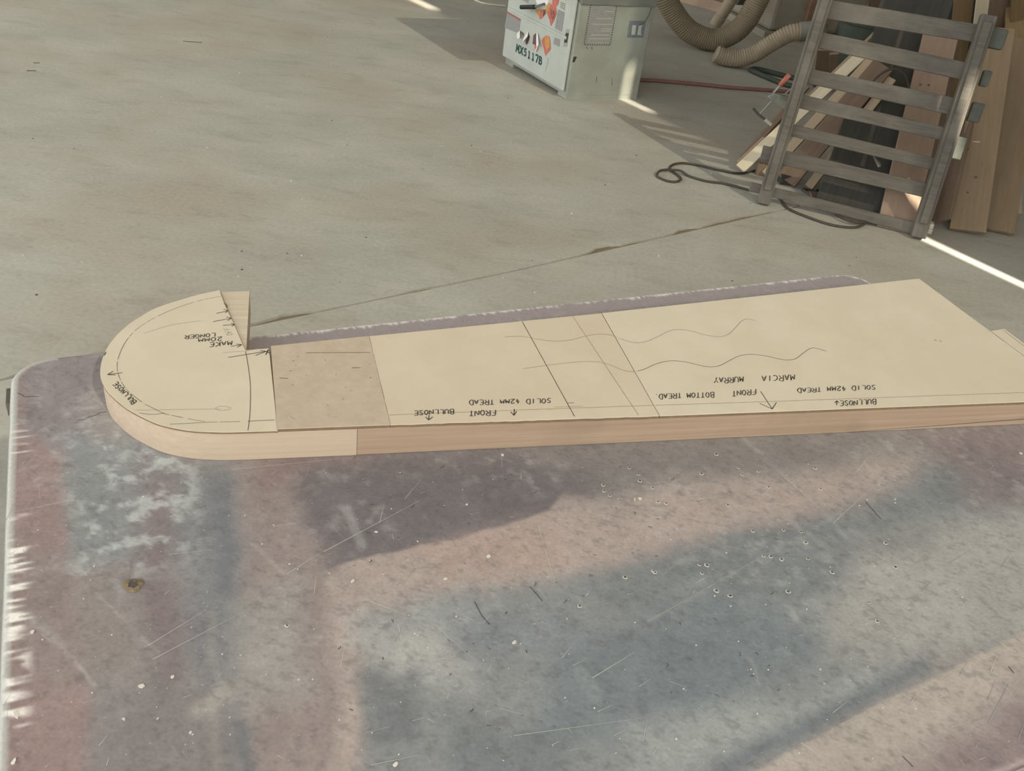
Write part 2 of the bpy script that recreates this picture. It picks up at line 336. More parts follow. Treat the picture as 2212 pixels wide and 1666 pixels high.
    low = verts[ring]-Z*.026; verts = np.concatenate([verts, low]); li = np.arange(base, base+n)
    sk = np.stack([ring, li, np.roll(li, -1), np.roll(ring, -1)], -1)
    sk = sk[:, ::-1]
    faces = [tuple(int(a) for a in f) for f in q]+[tuple(int(a) for a in f) for f in sk]+[tuple(int(a) for a in li)]
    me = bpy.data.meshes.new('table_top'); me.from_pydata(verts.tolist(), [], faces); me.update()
    at = me.color_attributes.new('board_tone', 'FLOAT_COLOR', 'POINT')
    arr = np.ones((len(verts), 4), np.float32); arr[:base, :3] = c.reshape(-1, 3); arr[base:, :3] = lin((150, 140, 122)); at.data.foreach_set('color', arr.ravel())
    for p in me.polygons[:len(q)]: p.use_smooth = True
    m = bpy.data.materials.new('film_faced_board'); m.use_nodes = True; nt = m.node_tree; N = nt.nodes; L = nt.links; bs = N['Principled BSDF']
    a = N.new('ShaderNodeAttribute'); a.attribute_name = 'board_tone'; tc = N.new('ShaderNodeTexCoord')
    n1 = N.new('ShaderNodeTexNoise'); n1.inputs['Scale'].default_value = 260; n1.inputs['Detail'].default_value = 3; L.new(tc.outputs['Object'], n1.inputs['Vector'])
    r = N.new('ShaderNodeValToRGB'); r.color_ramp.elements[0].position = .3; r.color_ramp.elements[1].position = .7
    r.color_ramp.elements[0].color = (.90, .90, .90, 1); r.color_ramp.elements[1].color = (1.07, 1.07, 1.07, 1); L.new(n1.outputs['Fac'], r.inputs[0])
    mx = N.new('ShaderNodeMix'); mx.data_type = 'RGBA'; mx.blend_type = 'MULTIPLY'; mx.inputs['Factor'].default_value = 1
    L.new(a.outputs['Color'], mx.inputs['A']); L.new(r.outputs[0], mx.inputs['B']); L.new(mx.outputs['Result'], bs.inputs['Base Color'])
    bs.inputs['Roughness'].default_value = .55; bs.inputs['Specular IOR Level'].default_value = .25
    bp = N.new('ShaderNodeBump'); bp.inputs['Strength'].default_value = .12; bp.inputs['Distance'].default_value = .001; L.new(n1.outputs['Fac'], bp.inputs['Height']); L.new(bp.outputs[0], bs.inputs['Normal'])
    me.materials.append(m); o = bpy.data.objects.new('table_top', me); COL.objects.link(o); o.parent = parent
    return o

mat('scratch_white', (196, 192, 182), rough=.8); mat('scratch_soft', (156, 153, 148), rough=.8); mat('mark_dark', (88, 84, 80), rough=.85)
mat('fleck', (226, 222, 210), (200, 194, 180), .8, 60); mat('frame_steel', (72, 80, 74), (92, 98, 90), .6, 12); mat('chip_tan', (150, 134, 108), (110, 96, 74), .9, 90)
TB = thing('work_table', (TO+eu*LU/2+ev*LV/2)*np.array([1, 1, 0]), 'scuffed mauve and grey work table with rounded corners, carrying the stair tread', 'table')
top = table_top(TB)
for fu, fv in ((.07, .07), (.93, .07), (.07, .93), (.93, .93)):
    c = tp(LU*fu, LV*fv); MB().box((c[0], c[1], (TZ-.026)/2), (eu, ev, Z), (.03, .03, (TZ-.026)/2)).build('leg', 'frame_steel', TB, bevel=.003)
for (a, b) in (((.07, .07), (.93, .07)), ((.07, .93), (.93, .93)), ((.07, .07), (.07, .93)), ((.93, .07), (.93, .93))):
    p, q = tp(LU*a[0], LV*a[1], -.066), tp(LU*b[0], LV*b[1], -.066); d = q-p; l = np.linalg.norm(d)-.062; d = nrm(d)
    MB().box((p+q)/2, (d, np.cross(Z, d), Z), (l/2, .02, .038)).build('rail', 'frame_steel', TB)
ph = tp(-.0025, .075, -.016); MB().box(ph, (eu, ev, Z), (.0025, .018, .010)).build('edge_plate', 'steel_dark', TB, bevel=.001)
def on_top(pts, z=TZ): return [pz(x, y, z) for x, y in pts]
SM, SS, SD = MB(), MB(), MB()
def scr(mb, a, b, wd, jit=0):
    wd *= .62; P = resample(np.array(on_top([a, b])), .02)
    scr.k = getattr(scr, 'k', 0)+1
    mb.ribbon(P, np.linspace(wd, wd*.3, len(P)), Z, .00025+.00000125*scr.k)
# the long scratches of the photograph
for a, b, wd in (((320, 1395), (445, 1318), .0012), ((330, 1425), (520, 1325), .0012), ((365, 1198), (460, 1188), .001), ((700, 1192), (910, 1080), .0013), ((820, 1130), (830, 1090), .001),
    ((620, 1240), (700, 1190), .001), ((1405, 1340), (1790, 1120), .0020), ((1800, 1130), (1910, 1030), .001), ((1490, 1075), (1620, 1058), .0016), ((1850, 1020), (1875, 990), .0014), ((1110, 1590), (1400, 1550), .0009),
    ((1730, 1605), (1830, 1672), .0014), ((2135, 1566), (2178, 1478), .0030), ((2145, 1550), (2178, 1525), .0016), ((2138, 1458), (2158, 1462), .0022), ((2190, 1375), (2212, 1395), .003), ((2140, 1450), (2160, 1400), .0015),
    ((2060, 1448), (2100, 1478), .0012), ((2155, 1465), (2200, 1520), .0012), ((2150, 1630), (2185, 1662), .0016), ((2190, 1600), (2215, 1625), .0018), ((2200, 1598), (2212, 1560), .0016), ((2095, 1635), (2115, 1655), .0018),
    ((735, 1440), (757, 1345), .0010), ((800, 1300), (880, 1330), .0012), ((940, 1350), (1040, 1440), .0008), ((1000, 1330), (1040, 1350), .0008), ((860, 1350), (880, 1440), .0012), ((1280, 1465), (1370, 1410), .0014), ((1640, 1480), (1625, 1430), .002),
    ((160, 1080), (2, 1112), .0010), ((500, 1015), (800, 985), .0008), ((1600, 950), (1800, 1130), .0022), ((1440, 1120), (1500, 1180), .0012), ((1163, 1135), (1178, 1190), .0014), ((1178, 1190), (1200, 1262), .0014)):
    scr(SM if wd < .0016 else SS, a, b, wd)
for i in range(340):
    x, y = random.uniform(0, 2200), random.uniform(1000, 1660); l = random.expovariate(1/16)+4; t = random.gauss(-.45, .6)
    scr(SM if random.random() < .45 else SS, (x, y), (x+l*math.cos(t), y+l*math.sin(t)), random.uniform(.0005, .0011))
for pl in ([(168, 908), (185, 906), (192, 900), (208, 898), (215, 892), (230, 890)], [(38, 850), (48, 853), (52, 859), (62, 857), (85, 857)], [(2178, 1440), (2190, 1455)], [(1025, 1300), (1040, 1330), (1058, 1350)], [(1145, 1268), (1160, 1285), (1172, 1300)], [(1950, 1635), (1972, 1657)], [(1870, 1085), (1903, 1122)]):
    SD.ribbon(resample(np.array(on_top(pl)), .004), .0010, Z, .0004)
for i in range(70):
    x, y = random.uniform(700, 1700), random.uniform(985, 1600); l = random.uniform(3, 12); t = random.gauss(-.3, .7)
    SD.ribbon(np.array(on_top([(x, y), (x+l*.5, y+l*.3*math.sin(t)), (x+l*math.cos(t), y+l*math.sin(t))])), random.uniform(.0005, .0012), Z, .0004)
for nme, mb, mm in (('scratches', SM, 'scratch_white'), ('scuffs', SS, 'scratch_soft'), ('gouges', SD, 'mark_dark')): tag(mb.build(nme, mm, TB), kind='stuff')
# screw holes with torn pale rims, paint flecks
RG, HO, FK = MB(), MB(), MB()
holes = [(1382, 1040), (1379, 1026), (1303, 1049), (1305, 1062), (1359, 1012), (1317, 1072), (1421, 1085), (1439, 1088), (1547, 982), (1515, 1024), (1595, 1012), (1603, 1026), (1638, 1019), (1410, 1055), (1411, 1234), (1414, 1237), (1511, 1221), (1527, 1222), (1516, 1239), (1547, 1277), (1577, 1288), (1665, 1203), (1688, 1209), (1649, 1202), (1745, 1208), (1692, 1146), (1772, 1057), (1740, 1173), (1730, 1150), (1626, 1148), (1913, 1174), (1797, 1237), (1934, 1226), (1702, 1279), (1876, 1303), (1252, 1310), (1350, 1248), (620, 1352), (1895, 1343), (1660, 1053), (1572, 1092), (1760, 1012)]
for i, (x, y) in enumerate(holes):
    c = pz(x, y, TZ); r = random.uniform(.002, .0034); k = 10; a0 = random.random()
    out = [c+np.array([math.cos(t), math.sin(t), 0])*r*random.uniform(.8, 1.2)+Z*.0005 for t in np.linspace(0, 2*math.pi, k, endpoint=False)]
    inn = [c+np.array([math.cos(t), math.sin(t), 0])*r*.62+Z*.0009 for t in np.linspace(0, 2*math.pi, k, endpoint=False)]
    RG.add(out+inn, [(j, (j+1) % k, (j+1) % k+k, j+k) for j in range(k)])
    hr = .6 if i % 4 == 0 else .22
    HO.add([c+np.array([math.cos(t), math.sin(t), 0])*r*hr+Z*.0004 for t in np.linspace(0, 2*math.pi, k, endpoint=False)], [tuple(range(k))])
ml = [(1086, 984, .005), (1371, 1080, .006), (1383, 1078, .006), (762, 1256, .006), (35, 1545, .009), (30, 1646, .008), (305, 1483, .006), (1055, 1202, .005), (1111, 1388, .006), (813, 1150, .005), (962, 1251, .004), (2205, 980, .005), (855, 1652, .007), (1008, 1090, .003), (902, 1170, .003), (70, 1366, .005), (372, 1463, .004), (268, 1554, .004), (411, 1583, .003), (341, 1553, .003)]
ml += [(random.uniform(5, 2200), random.uniform(1000, 1660), random.choice((.0005, .0006, .0008, .0012))) for _ in range(320)]
for x, y, r in ml:
    r = r*.55 if r > .0025 else r
    c = pz(x, y, TZ); k = 6; a0 = random.random()*6; e = random.uniform(.4, 1)
    base_ = [c+(np.array([math.cos(a0)*math.cos(t)-math.sin(a0)*math.sin(t)*e, math.sin(a0)*math.cos(t)+math.cos(a0)*math.sin(t)*e, 0]))*r*random.uniform(.6, 1.1) for t in np.linspace(0, 2*math.pi, k, endpoint=False)]
    FK.prism([p+Z*min(.0012, r*.35) for p in base_], Z*min(.0012, r*.35)*.98)
tag(RG.build('hole_rims', 'scratch_white', TB), kind='stuff'); tag(HO.build('screw_holes', 'mark_dark', TB), kind='stuff'); tag(FK.build('paint_flecks', 'fleck', TB), kind='stuff')
CH = MB(); c = pz(287, 1265, TZ); k = 12
o1 = [c+np.array([math.cos(t), math.sin(t), 0])*.0105*random.uniform(.75, 1.15)+Z*.0008 for t in np.linspace(0, 2*math.pi, k, endpoint=False)]
o2 = [c+np.array([math.cos(t), math.sin(t), 0])*.0055*random.uniform(.7, 1.2)+Z*.0022 for t in np.linspace(0, 2*math.pi, k, endpoint=False)]
CH.add(o1+o2, [(j, (j+1) % k, (j+1) % k+k, j+k) for j in range(k)]); CH.build('chipped_rim', 'chip_tan', TB)
MB().add([c+ev*.002+np.array([math.cos(t), math.sin(t), 0])*.0052+Z*.0015 for t in np.linspace(0, 2*math.pi, k, endpoint=False)], [tuple(range(k))]).build('chipped_hole', 'mark_dark', TB)

# ------------------------------------------------------------------ stair tread and its templates
WT = .042; TZT = TZ+.0006; ZT = TZT+WT                     # top of the solid timber
tdir = nrm(pz(2212, 917, TZ)-pz(700, 987, TZ))
wood('tread_pale', (178, 159, 136), (192, 174, 151), tdir, rough=.65, along=2, across=160)
wood('tread_brown', (152, 130, 108), (174, 151, 127), tdir, c3=(142, 120, 99), rough=.6, along=2, across=140)
wood('tread_bare', (212, 200, 178), (196, 178, 152), tdir, rough=.6, along=3, across=110)
mat('template_cream', (208, 195, 170), (216, 204, 180), .72, 7, 6, c3=(207, 193, 168), s3=3)
mat('template_warm', (206, 190, 165), (213, 199, 175), .72, 7, 6, c3=(205, 188, 163), s3=3)
mat('mdf', (186, 168, 145), (196, 179, 157), .85, 60, 5); mat('board_edge', (116, 97, 74), (130, 110, 86), .9, 90)
mat('pencil', (72, 70, 64), rough=.6); mat('pencil_faint', (142, 132, 114), rough=.7)
ZB = ZT+.003; ZM = ZT+.0055; ZG = ZT+.0051
def z7(x, y): return (180+x/3.967, 600+y/3.967)
outer = [z7(*p) for p in ((1165, 108), (1000, 142), (850, 185), (720, 225), (590, 275), (480, 340), (400, 392), (320, 460), (250, 535), (200, 610), (165, 690), (147, 770), (147, 850), (170, 915), (210, 978), (290, 1055), (370, 1118), (450, 1165), (600, 1238), (700, 1270), (800, 1292), (900, 1308), (1000, 1317), (1200, 1324), (1400, 1320), (1640, 1312))]
oc = smooth_path(np.array([pz(x, y, ZB) for x, y in outer]), 90)
bull_top = [pz(*z7(1590, 606), ZB), pz(*z7(1480, 613), ZB), pz(*z7(1395, 629), ZB), pz(*z7(1370, 585), ZB), pz(*z7(1300, 420), ZB), pz(*z7(1210, 230), ZB)]
right_b = pz(600, 931, ZB)
# timber: outline a hair inside the template, with the bare nose that still waits for its 20 mm
fr0 = np.array([pz(700, 987, TZ)[0], pz(700, 987, TZ)[1], 0]); JX = pz(770, 984, TZ)
def at_z(P, z): return np.array([P[0], P[1], z])
cen = np.mean(oc, axis=0)
o_in = [at_z(p+nrm(cen-p)*.0015, ZT) for p in oc]
c1, c2, c3_ = pz(*z7(1175, 124), ZT), pz(*z7(1425, 116), ZT), pz(*z7(1397, 618), ZT)
front_end = at_z(JX, ZT); backj = front_end+np.array([-tdir[1], tdir[0], 0])*.19
ta = pz(585, 750, ZT)
TR = thing('stair_tread', at_z((fr0+JX)/2, TZ), 'thick pale solid timber stair tread with rounded bullnose end, lying on the work table', 'stair tread')
bl = [c1]+[p for p in o_in if np.dot(p-c1, p-c1) > 1e-5]
bl_poly = [c2, c1]+o_in[1:]+[front_end, at_z(backj, ZT), at_z(c3_, ZT)]
MB().prism(bl_poly, Z*(WT)).build('bullnose_block', 'tread_pale', TR)
tag(MB().prism([p+Z*.0003 for p in (pz(*z7(1180, 124), ZT), pz(*z7(1424, 117), ZT), pz(*z7(1396, 617), ZT), pz(*z7(1380, 600), ZT))], Z*.0002).build('bare_strip', 'tread_bare', TR), 'bare streaky timber beside the template')
FE = pz(2330, 912, TZ); BK = [pz(1975, 612, ZT), pz(800, 738, ZT)]
long_poly = [front_end+tdir*.0004, at_z(FE, ZT), at_z(FE+np.array([-tdir[1], tdir[0], 0])*.21, ZT), at_z(pz(2120, 722, ZT), ZT), BK[0], BK[1], at_z(backj, ZT)+tdir*.0004]
MB().prism(long_poly, Z*WT).build('long_board', 'tread_brown', TR, bevel=.0008)
# drying crack along the face of the long board
fn = np.array([tdir[1], -tdir[0], 0]); CK = MB()
ck = [pp(x, y, front_end, fn) for x, y in ((1830, 934), (1930, 926), (2020, 920), (2120, 912), (2230, 904))]
CK.ribbon(resample(np.array(ck), .02), np.linspace(.0006, .0016, len(resample(np.array(ck), .02))), fn, .0004); CK.build('drying_crack', 'mark_dark', TR)

def sheet(name, pts, z0, z1, m, label):
    """a flat template sheet with its own cut edge"""
    o = thing(name, at_z(np.mean(pts, axis=0), z0), label, 'template')
    MB().prism([at_z(p, z1) for p in pts], Z*(z1-z0)*.22).build('face', m, o)
    MB().prism([at_z(p, z1-(z1-z0)*.22) for p in pts], Z*(z1-z0)*.78).build('cut_edge', 'board_edge', o)
    return o
def ragged(a, b, n, amp):
    a, b = np.array(a), np.array(b); d = nrm(b-a); s = np.array([-d[1], d[0], 0])
    return [a+(b-a)*t+s*random.uniform(-amp, amp) for t in np.linspace(0, 1, n)[1:-1]]
BT = sheet('bullnose_template', bull_top+[p for p in oc]+[right_b], ZT, ZB, 'template_cream', 'cream round-ended template with dashed curve, on the bullnose end of the tread')
m0, m1, m2, m3 = pz(585, 747.5, ZM), pz(797, 726, ZM), pz(843, 917, ZM), pz(599, 926, ZM)
MI = sheet('bridging_panel', [m0, m1, m2, m3], ZT, ZM, 'mdf', 'plain beige fibreboard panel bridging the bullnose template and the long templates')
g0, g1, g2, g3 = pz(802, 729.5, ZG), pz(1299, 677, ZG), pz(1424, 898, ZG), pz(845, 919, ZG)
g0, g3 = m1+tdir*.0004, m2+tdir*.0004; g0, g3 = at_z(g0, ZG), at_z(g3, ZG)
GL = sheet('tread_template', [g0]+[g1]+[g2]+ragged(g2, g3, 40, .0006)+[g3]+ragged(g3, g0, 30, .0003), ZT, ZG, 'template_warm', 'long cream template with wavy pencil lines, left of the joint, beside the bridging panel')
h0, h1 = pz(1300.5, 676.5, ZG), pz(1425.6, 898, ZG)
hc, hd, he, hf = pz(1985, 602, ZG), pz(2137, 714, ZG), pz(2310, 842, ZG), pz(2310, 864, ZG)
GR = sheet('tread_template', [h0, hc]+ragged(hc, he, 20, .0006)+[he, hf, h1], ZT, ZG, 'template_cream', 'long cream template with a pointed far corner, right of the joint, lettered in pencil')
e0, e1, e2 = pz(2141, 715, ZG), pz(2170, 710, ZG), pz(2330, 830, ZG)
ee = pz(2312, 842, ZG)
EP = sheet('template_end_piece', [e0, e1, e2, ee], ZT, ZG-.0004, 'template_cream', 'small cream template strip tucked beside the pointed long template at the picture edge')

# ---- hand lettering: stroke letters
GL_ = {
 'A': [[(0, 0), (.5, 1), (1, 0)], [(.2, .38), (.8, .38)]], 'B': [[(0, 0), (0, 1), (.6, 1), (.85, .8), (.6, .55), (0, .52)], [(.6, .55), (1, .3), (.7, 0), (0, 0)]],
 'C': [[(1, .85), (.6, 1), (.1, .7), (.1, .3), (.6, 0), (1, .15)]], 'D': [[(0, 0), (0, 1), (.6, .95), (1, .5), (.6, .02), (0, 0)]],
 'E': [[(1, 1), (0, 1), (0, 0), (1, 0)], [(0, .52), (.75, .52)]], 'F': [[(1, 1), (0, 1), (0, 0)], [(0, .55), (.7, .55)]],
 'G': [[(1, .85), (.6, 1), (.1, .7), (.1, .3), (.6, 0), (1, .2), (1, .5), (.6, .5)]], 'I': [[(.5, 0), (.5, 1)]], 'K': [[(0, 0), (0, 1)], [(1, 1), (0, .45), (1, 0)]],
 'L': [[(0, 1), (0, 0), (.9, 0)]], 'M': [[(0, 0), (.1, 1), (.5, .2), (.9, 1), (1, 0)]], 'N': [[(0, 0), (0, 1), (1, 0), (1, 1)]],
 'O': [[(.5, 1), (.1, .75), (.05, .3), (.45, 0), (.9, .25), (.95, .7), (.5, 1)]], 'R': [[(0, 0), (0, 1), (.7, 1), (.95, .78), (.7, .55), (0, .5)], [(.4, .5), (1, 0)]],
 'S': [[(.95, .85), (.5, 1), (.1, .78), (.4, .52), (.9, .3), (.5, 0), (0, .12)]], 'T': [[(0, 1), (1, 1)], [(.5, 1), (.5, 0)]], 'U': [[(0, 1), (.05, .25), (.5, 0), (.95, .25), (1, 1)]],
 'Y': [[(0, 1), (.5, .5), (1, 1)], [(.5, .5), (.4, 0)]], '2': [[(.05, .75), (.4, 1), (.85, .8), (.6, .4), (0, 0), (1, 0)]], '4': [[(.6, 1), (0, .4), (1, .4)], [(.7, .7), (.65, 0)]],
 '0': [[(.5, 1), (.1, .75), (.05, .3), (.45, 0), (.9, .25), (.95, .7), (.5, 1)]], '.': [[(.3, 0), (.45, .08)]], ' ': [],
 'X': [[(0, 0), (1, 1)], [(0, 1), (1, 0)]], '5': [[(.9, 1), (.15, 1), (.1, .58), (.6, .62), (.95, .35), (.6, 0), (.05, .08)]], '1': [[(.2, .8), (.55, 1), (.55, 0)], [(.2, 0), (.9, 0)]], '7': [[(0, .82), (0, 1), (1, 1), (.45, 0)]], 'H': [[(0, 0), (0, 1)], [(1, 0), (1, 1)], [(0, .5), (1, .5)]]}
def write(parent, text, p0, p1, hv, z, wd=.0014, m='pencil', jit=.06):
    """text from pixel p0 to p1 along its baseline, hv = pixel vector of the letter height, all laid on the sheet"""
    mb = MB(); n = len(text); p0, p1, hv = np.array(p0, float), np.array(p1, float), np.array(hv, float)
    for i, ch in enumerate(text):
        j = random.uniform(-jit, jit)
        for st in GL_[ch]:
            pts = []
            for x, y in st:
                u = (i+.12+.72*x)/n; q = p0+(p1-p0)*u+hv*1.1*(y*random.uniform(.94, 1.06)+j); pts.append(pz(q[0], q[1], z))
            pts = smooth_path(np.array(pts), 4*len(pts)) if ch in 'OCSGBDRU0253' else resample(np.array(pts), .004)
            mb.ribbon(pts, wd, Z, .0003)
    return mb.build('handwriting', m, parent)
def pline(parent, pts, z, wd=.0008, m='pencil', dash=0, name='pencil_line', curve=True):
    P = np.array([pz(x, y, z) for x, y in pts]); P = smooth_path(P, 14*len(P)) if curve and len(P) > 2 else P
    P = resample(P, .003); mb = MB()
    if not dash: mb.ribbon(P, wd, Z, .0003)
    else:
        i = 0
        while i < len(P)-2:
            k = random.randint(3, 8); mb.ribbon(P[i:i+k+1], wd*random.uniform(.7, 1.2), Z, .0003); i += k+random.choice((0, 1, 1, 2))
    return mb.build(name, m, parent)
def arrow(parent, a, b, w1, w2, z, wd=.0012):
    mb = MB()
    for s in ((a, b), (w1, b), (w2, b)): mb.ribbon(resample(np.array([pz(*q, z) for q in s]), .004), wd, Z, .0003)
    return mb.build('pencil_arrow', 'pencil', parent)
# main templates
write(GL, 'SOLID 42MM TREAD', (1191, 861), (1012, 865.5), (0, 9), ZG); write(GL, 'FRONT', (1072, 886.5), (1012, 888), (0, 10), ZG); write(GL, 'BULLNOSE', (981, 884), (893, 887.5), (0, 9), ZG)
arrow(GL, (927, 897), (926, 908), (919, 901), (935, 901), ZG); arrow(GL, (1111, 884), (1110, 898), (1103, 890), (1116, 889), ZG)
write(GR, 'FRONT', (1634, 841), (1580, 845), (0, 10), ZG); write(GR, 'BOTTOM TREAD.', (1543, 847.5), (1412, 852), (0, 9.5), ZG); write(GR, 'MURRAY', (1607, 814.5), (1541, 816), (0, 10.5), ZG); write(GR, 'MARCIA', (1718, 809.5), (1644, 813), (0, 11), ZG)
write(GR, 'SOLID 42MM TREAD', (1892, 832), (1721, 839.5), (0, 8.5), ZG); write(GR, 'BULLNOSE', (1893, 863), (1813, 866.5), (0, 9.5), ZG)
arrow(GR, (1807, 876), (1808, 866), (1803, 871), (1813, 871), ZG); arrow(GR, (1643, 846), (1668, 884), (1641, 872), (1677, 870), ZG, .0011)
def zA(l): return [(1100+x/3.95, 640+y/3.95) for x, y in l]
wv1 = zA([(-40, 350), (60, 343), (150, 350), (270, 372), (400, 385), (520, 375), (640, 345), (745, 325)]); wv1r = zA([(930, 357), (1010, 385), (1080, 398), (1160, 390), (1260, 350), (1360, 300), (1450, 285), (1560, 300), (1660, 328), (1780, 346), (1860, 330), (1920, 280), (1980, 215), (2030, 195), (2080, 203), (2105, 213)])
wv1 += zA([(850, 330), (920, 352)])
pline(GL, wv1, ZG, .0007, 'pencil_faint'); pline(GR, wv1r, ZG, .0007, 'pencil_faint')
wv2 = zA([(120, 620), (240, 602), (400, 582), (560, 563), (680, 558), (780, 566), (860, 588), (950, 625), (1020, 643), (1072, 643)])
wv2r = zA([(1092, 640), (1150, 625), (1250, 580), (1340, 557), (1420, 553), (1520, 565), (1620, 590), (1710, 605), (1790, 595), (1870, 555), (1950, 515), (2020, 500)])+[(1600+x/3.614, 580+y/3.614) for x, y in ((90, 672), (200, 685), (300, 708), (370, 716), (430, 705), (490, 660), (540, 627), (580, 622), (630, 635), (668, 647))]
pline(GL, wv2, ZG, .0007, 'pencil_faint'); pline(GR, wv2r, ZG, .0008, 'pencil')
pline(GL, [(1128, 695), (1241, 900)], ZG, .0009); pline(GL, [(1238, 685), (1379, 897)], ZG, .0006, 'pencil_faint')
pline(GL, [(842, 897), (1100, 887), (1412, 876)], ZG, .0007, 'pencil_faint', curve=False); pline(GR, [(1416, 876), (1660, 868), (1800, 863), (2250, 847)], ZG, .0007, 'pencil_faint', curve=False)
pline(GL, [(1226, 871), (1240, 870.5)], ZG, .0008); pline(GL, [(1197, 880), (1258, 878)], ZG, .0006, 'pencil_faint')
pline(GR, [(2018, 735), (2023, 736)], ZG, .0015); pline(GR, [(2030, 737), (2034, 737.5)], ZG, .0015); pline(EP, [(2168, 714), (2230, 762)], ZG-.0004, .0008, 'pencil_faint')
# bridging panel
pline(MI, [(661, 762.5), (799, 762)], ZM, .0008); pline(MI, [(604, 817), (622, 818)], ZM, .0010); pline(MI, [(760, 795), (779, 794.5)], ZM, .0010); pline(MI, [(627, 899), (632, 904), (638, 906)], ZM, .0006, 'pencil_faint')
for i in range(26):
    x, y = random.uniform(610, 810), random.uniform(745, 905)
    if x < 800+(y-730)*.2-10: pline(MI, [(x, y), (x+random.uniform(1, 4), y+random.uniform(-2, 2))], ZM, .0008, random.choice(('pencil', 'pencil_faint')), name='pencil_fleck')
# bullnose template
write(BT, 'MAKE', (503, 736.5), (451, 741), (-.5, 8.5), ZB); write(BT, '20MM', (481, 728), (427, 732), (-.5, 7.5), ZB); write(BT, 'LONGER', (466, 720), (398, 725), (-.5, 7), ZB)
write(BT, 'OFF', (504, 724), (494, 707), (-11, 2), ZB, .0007, 'pencil_faint'); write(BT, 'BULLNOSE', (296, 868), (252, 824), (-8.5, 6), ZB)
def c7(l): return [z7(*p) for p in l]
pline(BT, c7([(1180, 160), (1050, 185), (900, 225), (750, 280), (600, 350), (480, 425), (400, 500), (340, 590), (300, 690), (290, 760), (300, 830), (330, 900), (380, 970), (440, 1020), (520, 1080), (600, 1120), (690, 1165), (800, 1190), (950, 1220), (1080, 1238), (1250, 1236), (1410, 1232)]), ZB, .0006, 'pencil', dash=1)
pline(BT, c7([(1410, 1232), (1640, 1220)]), ZB, .0008); pline(BT, c7([(1390, 632), (1410, 740), (1430, 900), (1432, 1050), (1425, 1200), (1410, 1310)]), ZB, .0008)
pline(BT, c7([(450, 1137), (800, 1132), (1180, 1125)]), ZB, .0005, 'pencil_faint'); pline(BT, c7([(1130, 1120), (1160, 1105), (1220, 1105), (1270, 1120), (1220, 1137), (1160, 1138), (1130, 1120)]), ZB, .0005, 'pencil_faint')
pline(BT, c7([(740, 1258), (1080, 1240)]), ZB, .0006); pline(BT, c7([(480, 1160), (560, 1172), (640, 1170), (700, 1160)]), ZB, .0006); pline(BT, c7([(1190, 645), (1380, 630)]), ZB, .0005, 'pencil_faint'); pline(BT, c7([(520, 478), (760, 405), (1010, 370)]), ZB, .0005, 'pencil_faint')
pline(BT, c7([(195, 640), (176, 668)]), ZB, .0014); pline(BT, c7([(1205, 222), (1225, 230), (1235, 255)]), ZB, .0012)
for a, b, w1, w2 in (((1140, 308), (1240, 285), (1200, 272), (1215, 303)), ((1110, 378), (1270, 348), (1225, 337), (1235, 370)), ((1195, 410), (1298, 403), (1262, 390), (1270, 418)), ((1265, 590), (1358, 575), (1310, 570), (1320, 598)), ((1240, 685), (1568, 632), (1515, 625), (1475, 668)), ((335, 815), (208, 832), (255, 803), (275, 836))):
    arrow(BT, *c7([a, b, w1, w2]), ZB)
pline(BT, c7([(1588, 615), (1563, 662)]), ZB, .0016); pline(BT, c7([(1572, 632), (1592, 648)]), ZB, .0016)

# ------------------------------------------------------------------ moulding machine cabinet
mat('machine_paint', (166, 170, 158), (178, 181, 169), .5, 4, 6, c3=(158, 160, 147), s3=3, spec=.4); mat('machine_shaded', (142, 144, 131), (152, 154, 141), .5, 5, 6, c3=(132, 132, 119), s3=4, spec=.4)  # second paint is a darker copy, with the side's shade put into it
mat('cast_iron', (104, 104, 96), (120, 119, 110), .5, 9); mat('black_rubber', (32, 34, 31), rough=.5); mat('label_grey', (128, 126, 120), (146, 144, 138), .6, 120); mat('label_red', (150, 92, 84), rough=.6)
mat('sticker_red', (176, 92, 76), (186, 112, 92), .5, 30); mat('sticker_orange', (194, 142, 84), (186, 124, 72), .5, 40); mat('sticker_white', (222, 218, 208), rough=.5); mat('sticker_dark', (84, 66, 58), (110, 84, 74), .6, 60)
mat('ink_green', (44, 76, 70), rough=.5); mat('ink_dark', (70, 64, 58), rough=.6); mat('label_pale', (176, 178, 160), rough=.6); mat('label_blue', (104, 110, 114), (116, 121, 124), .6, 40); mat('label_lines', (170, 168, 150), rough=.6); mat('slot_dark', (60, 52, 44), rough=.7); mat('dash_ink', (86, 88, 78), rough=.6)
CC = pz(1222, 216); ya = math.radians(28.3); ca = np.array([math.cos(ya), math.sin(ya), 0]); cb_ = nrm(pz(1086, 124, .045)-pz(1216, 195, .045)); cb_ = nrm(cb_*.7+.3*np.array([-ca[1], ca[0], 0]))
CWa = np.dot(pz(1374, 213)-CC, ca); CWb = np.linalg.norm(pz(1083, 137)-CC)
MC = thing('moulding_machine', CC+ca*CWa/2+cb_*CWb/2, 'pale green-grey machine cabinet marked MX5117B with torn orange stickers, standing on the concrete', 'machine')
HB = .555
def cbx(a0, a1, b0, b1, z0, z1): return (CC+ca*(a0+a1)/2+cb_*(b0+b1)/2+Z*(z0+z1)/2, (ca, cb_, Z), ((a1-a0)/2, (b1-b0)/2, (z1-z0)/2))
MB().box(*cbx(.0, CWa, 0, CWb, .022, HB)).build('cabinet_body', 'machine_shaded', MC, bevel=.006)
for a0, b0 in ((0, 0), (CWa-.1, 0), (0, CWb-.1), (CWa-.1, CWb-.1)): MB().box(*cbx(a0+.002, a0+.098, b0+.002, b0+.098, 0, .03)).build('foot', 'machine_shaded', MC, bevel=.004)
MB().box(*cbx(0.001, CWa-.001, .001, .012, 0, .05)).build('plinth', 'machine_shaded', MC)
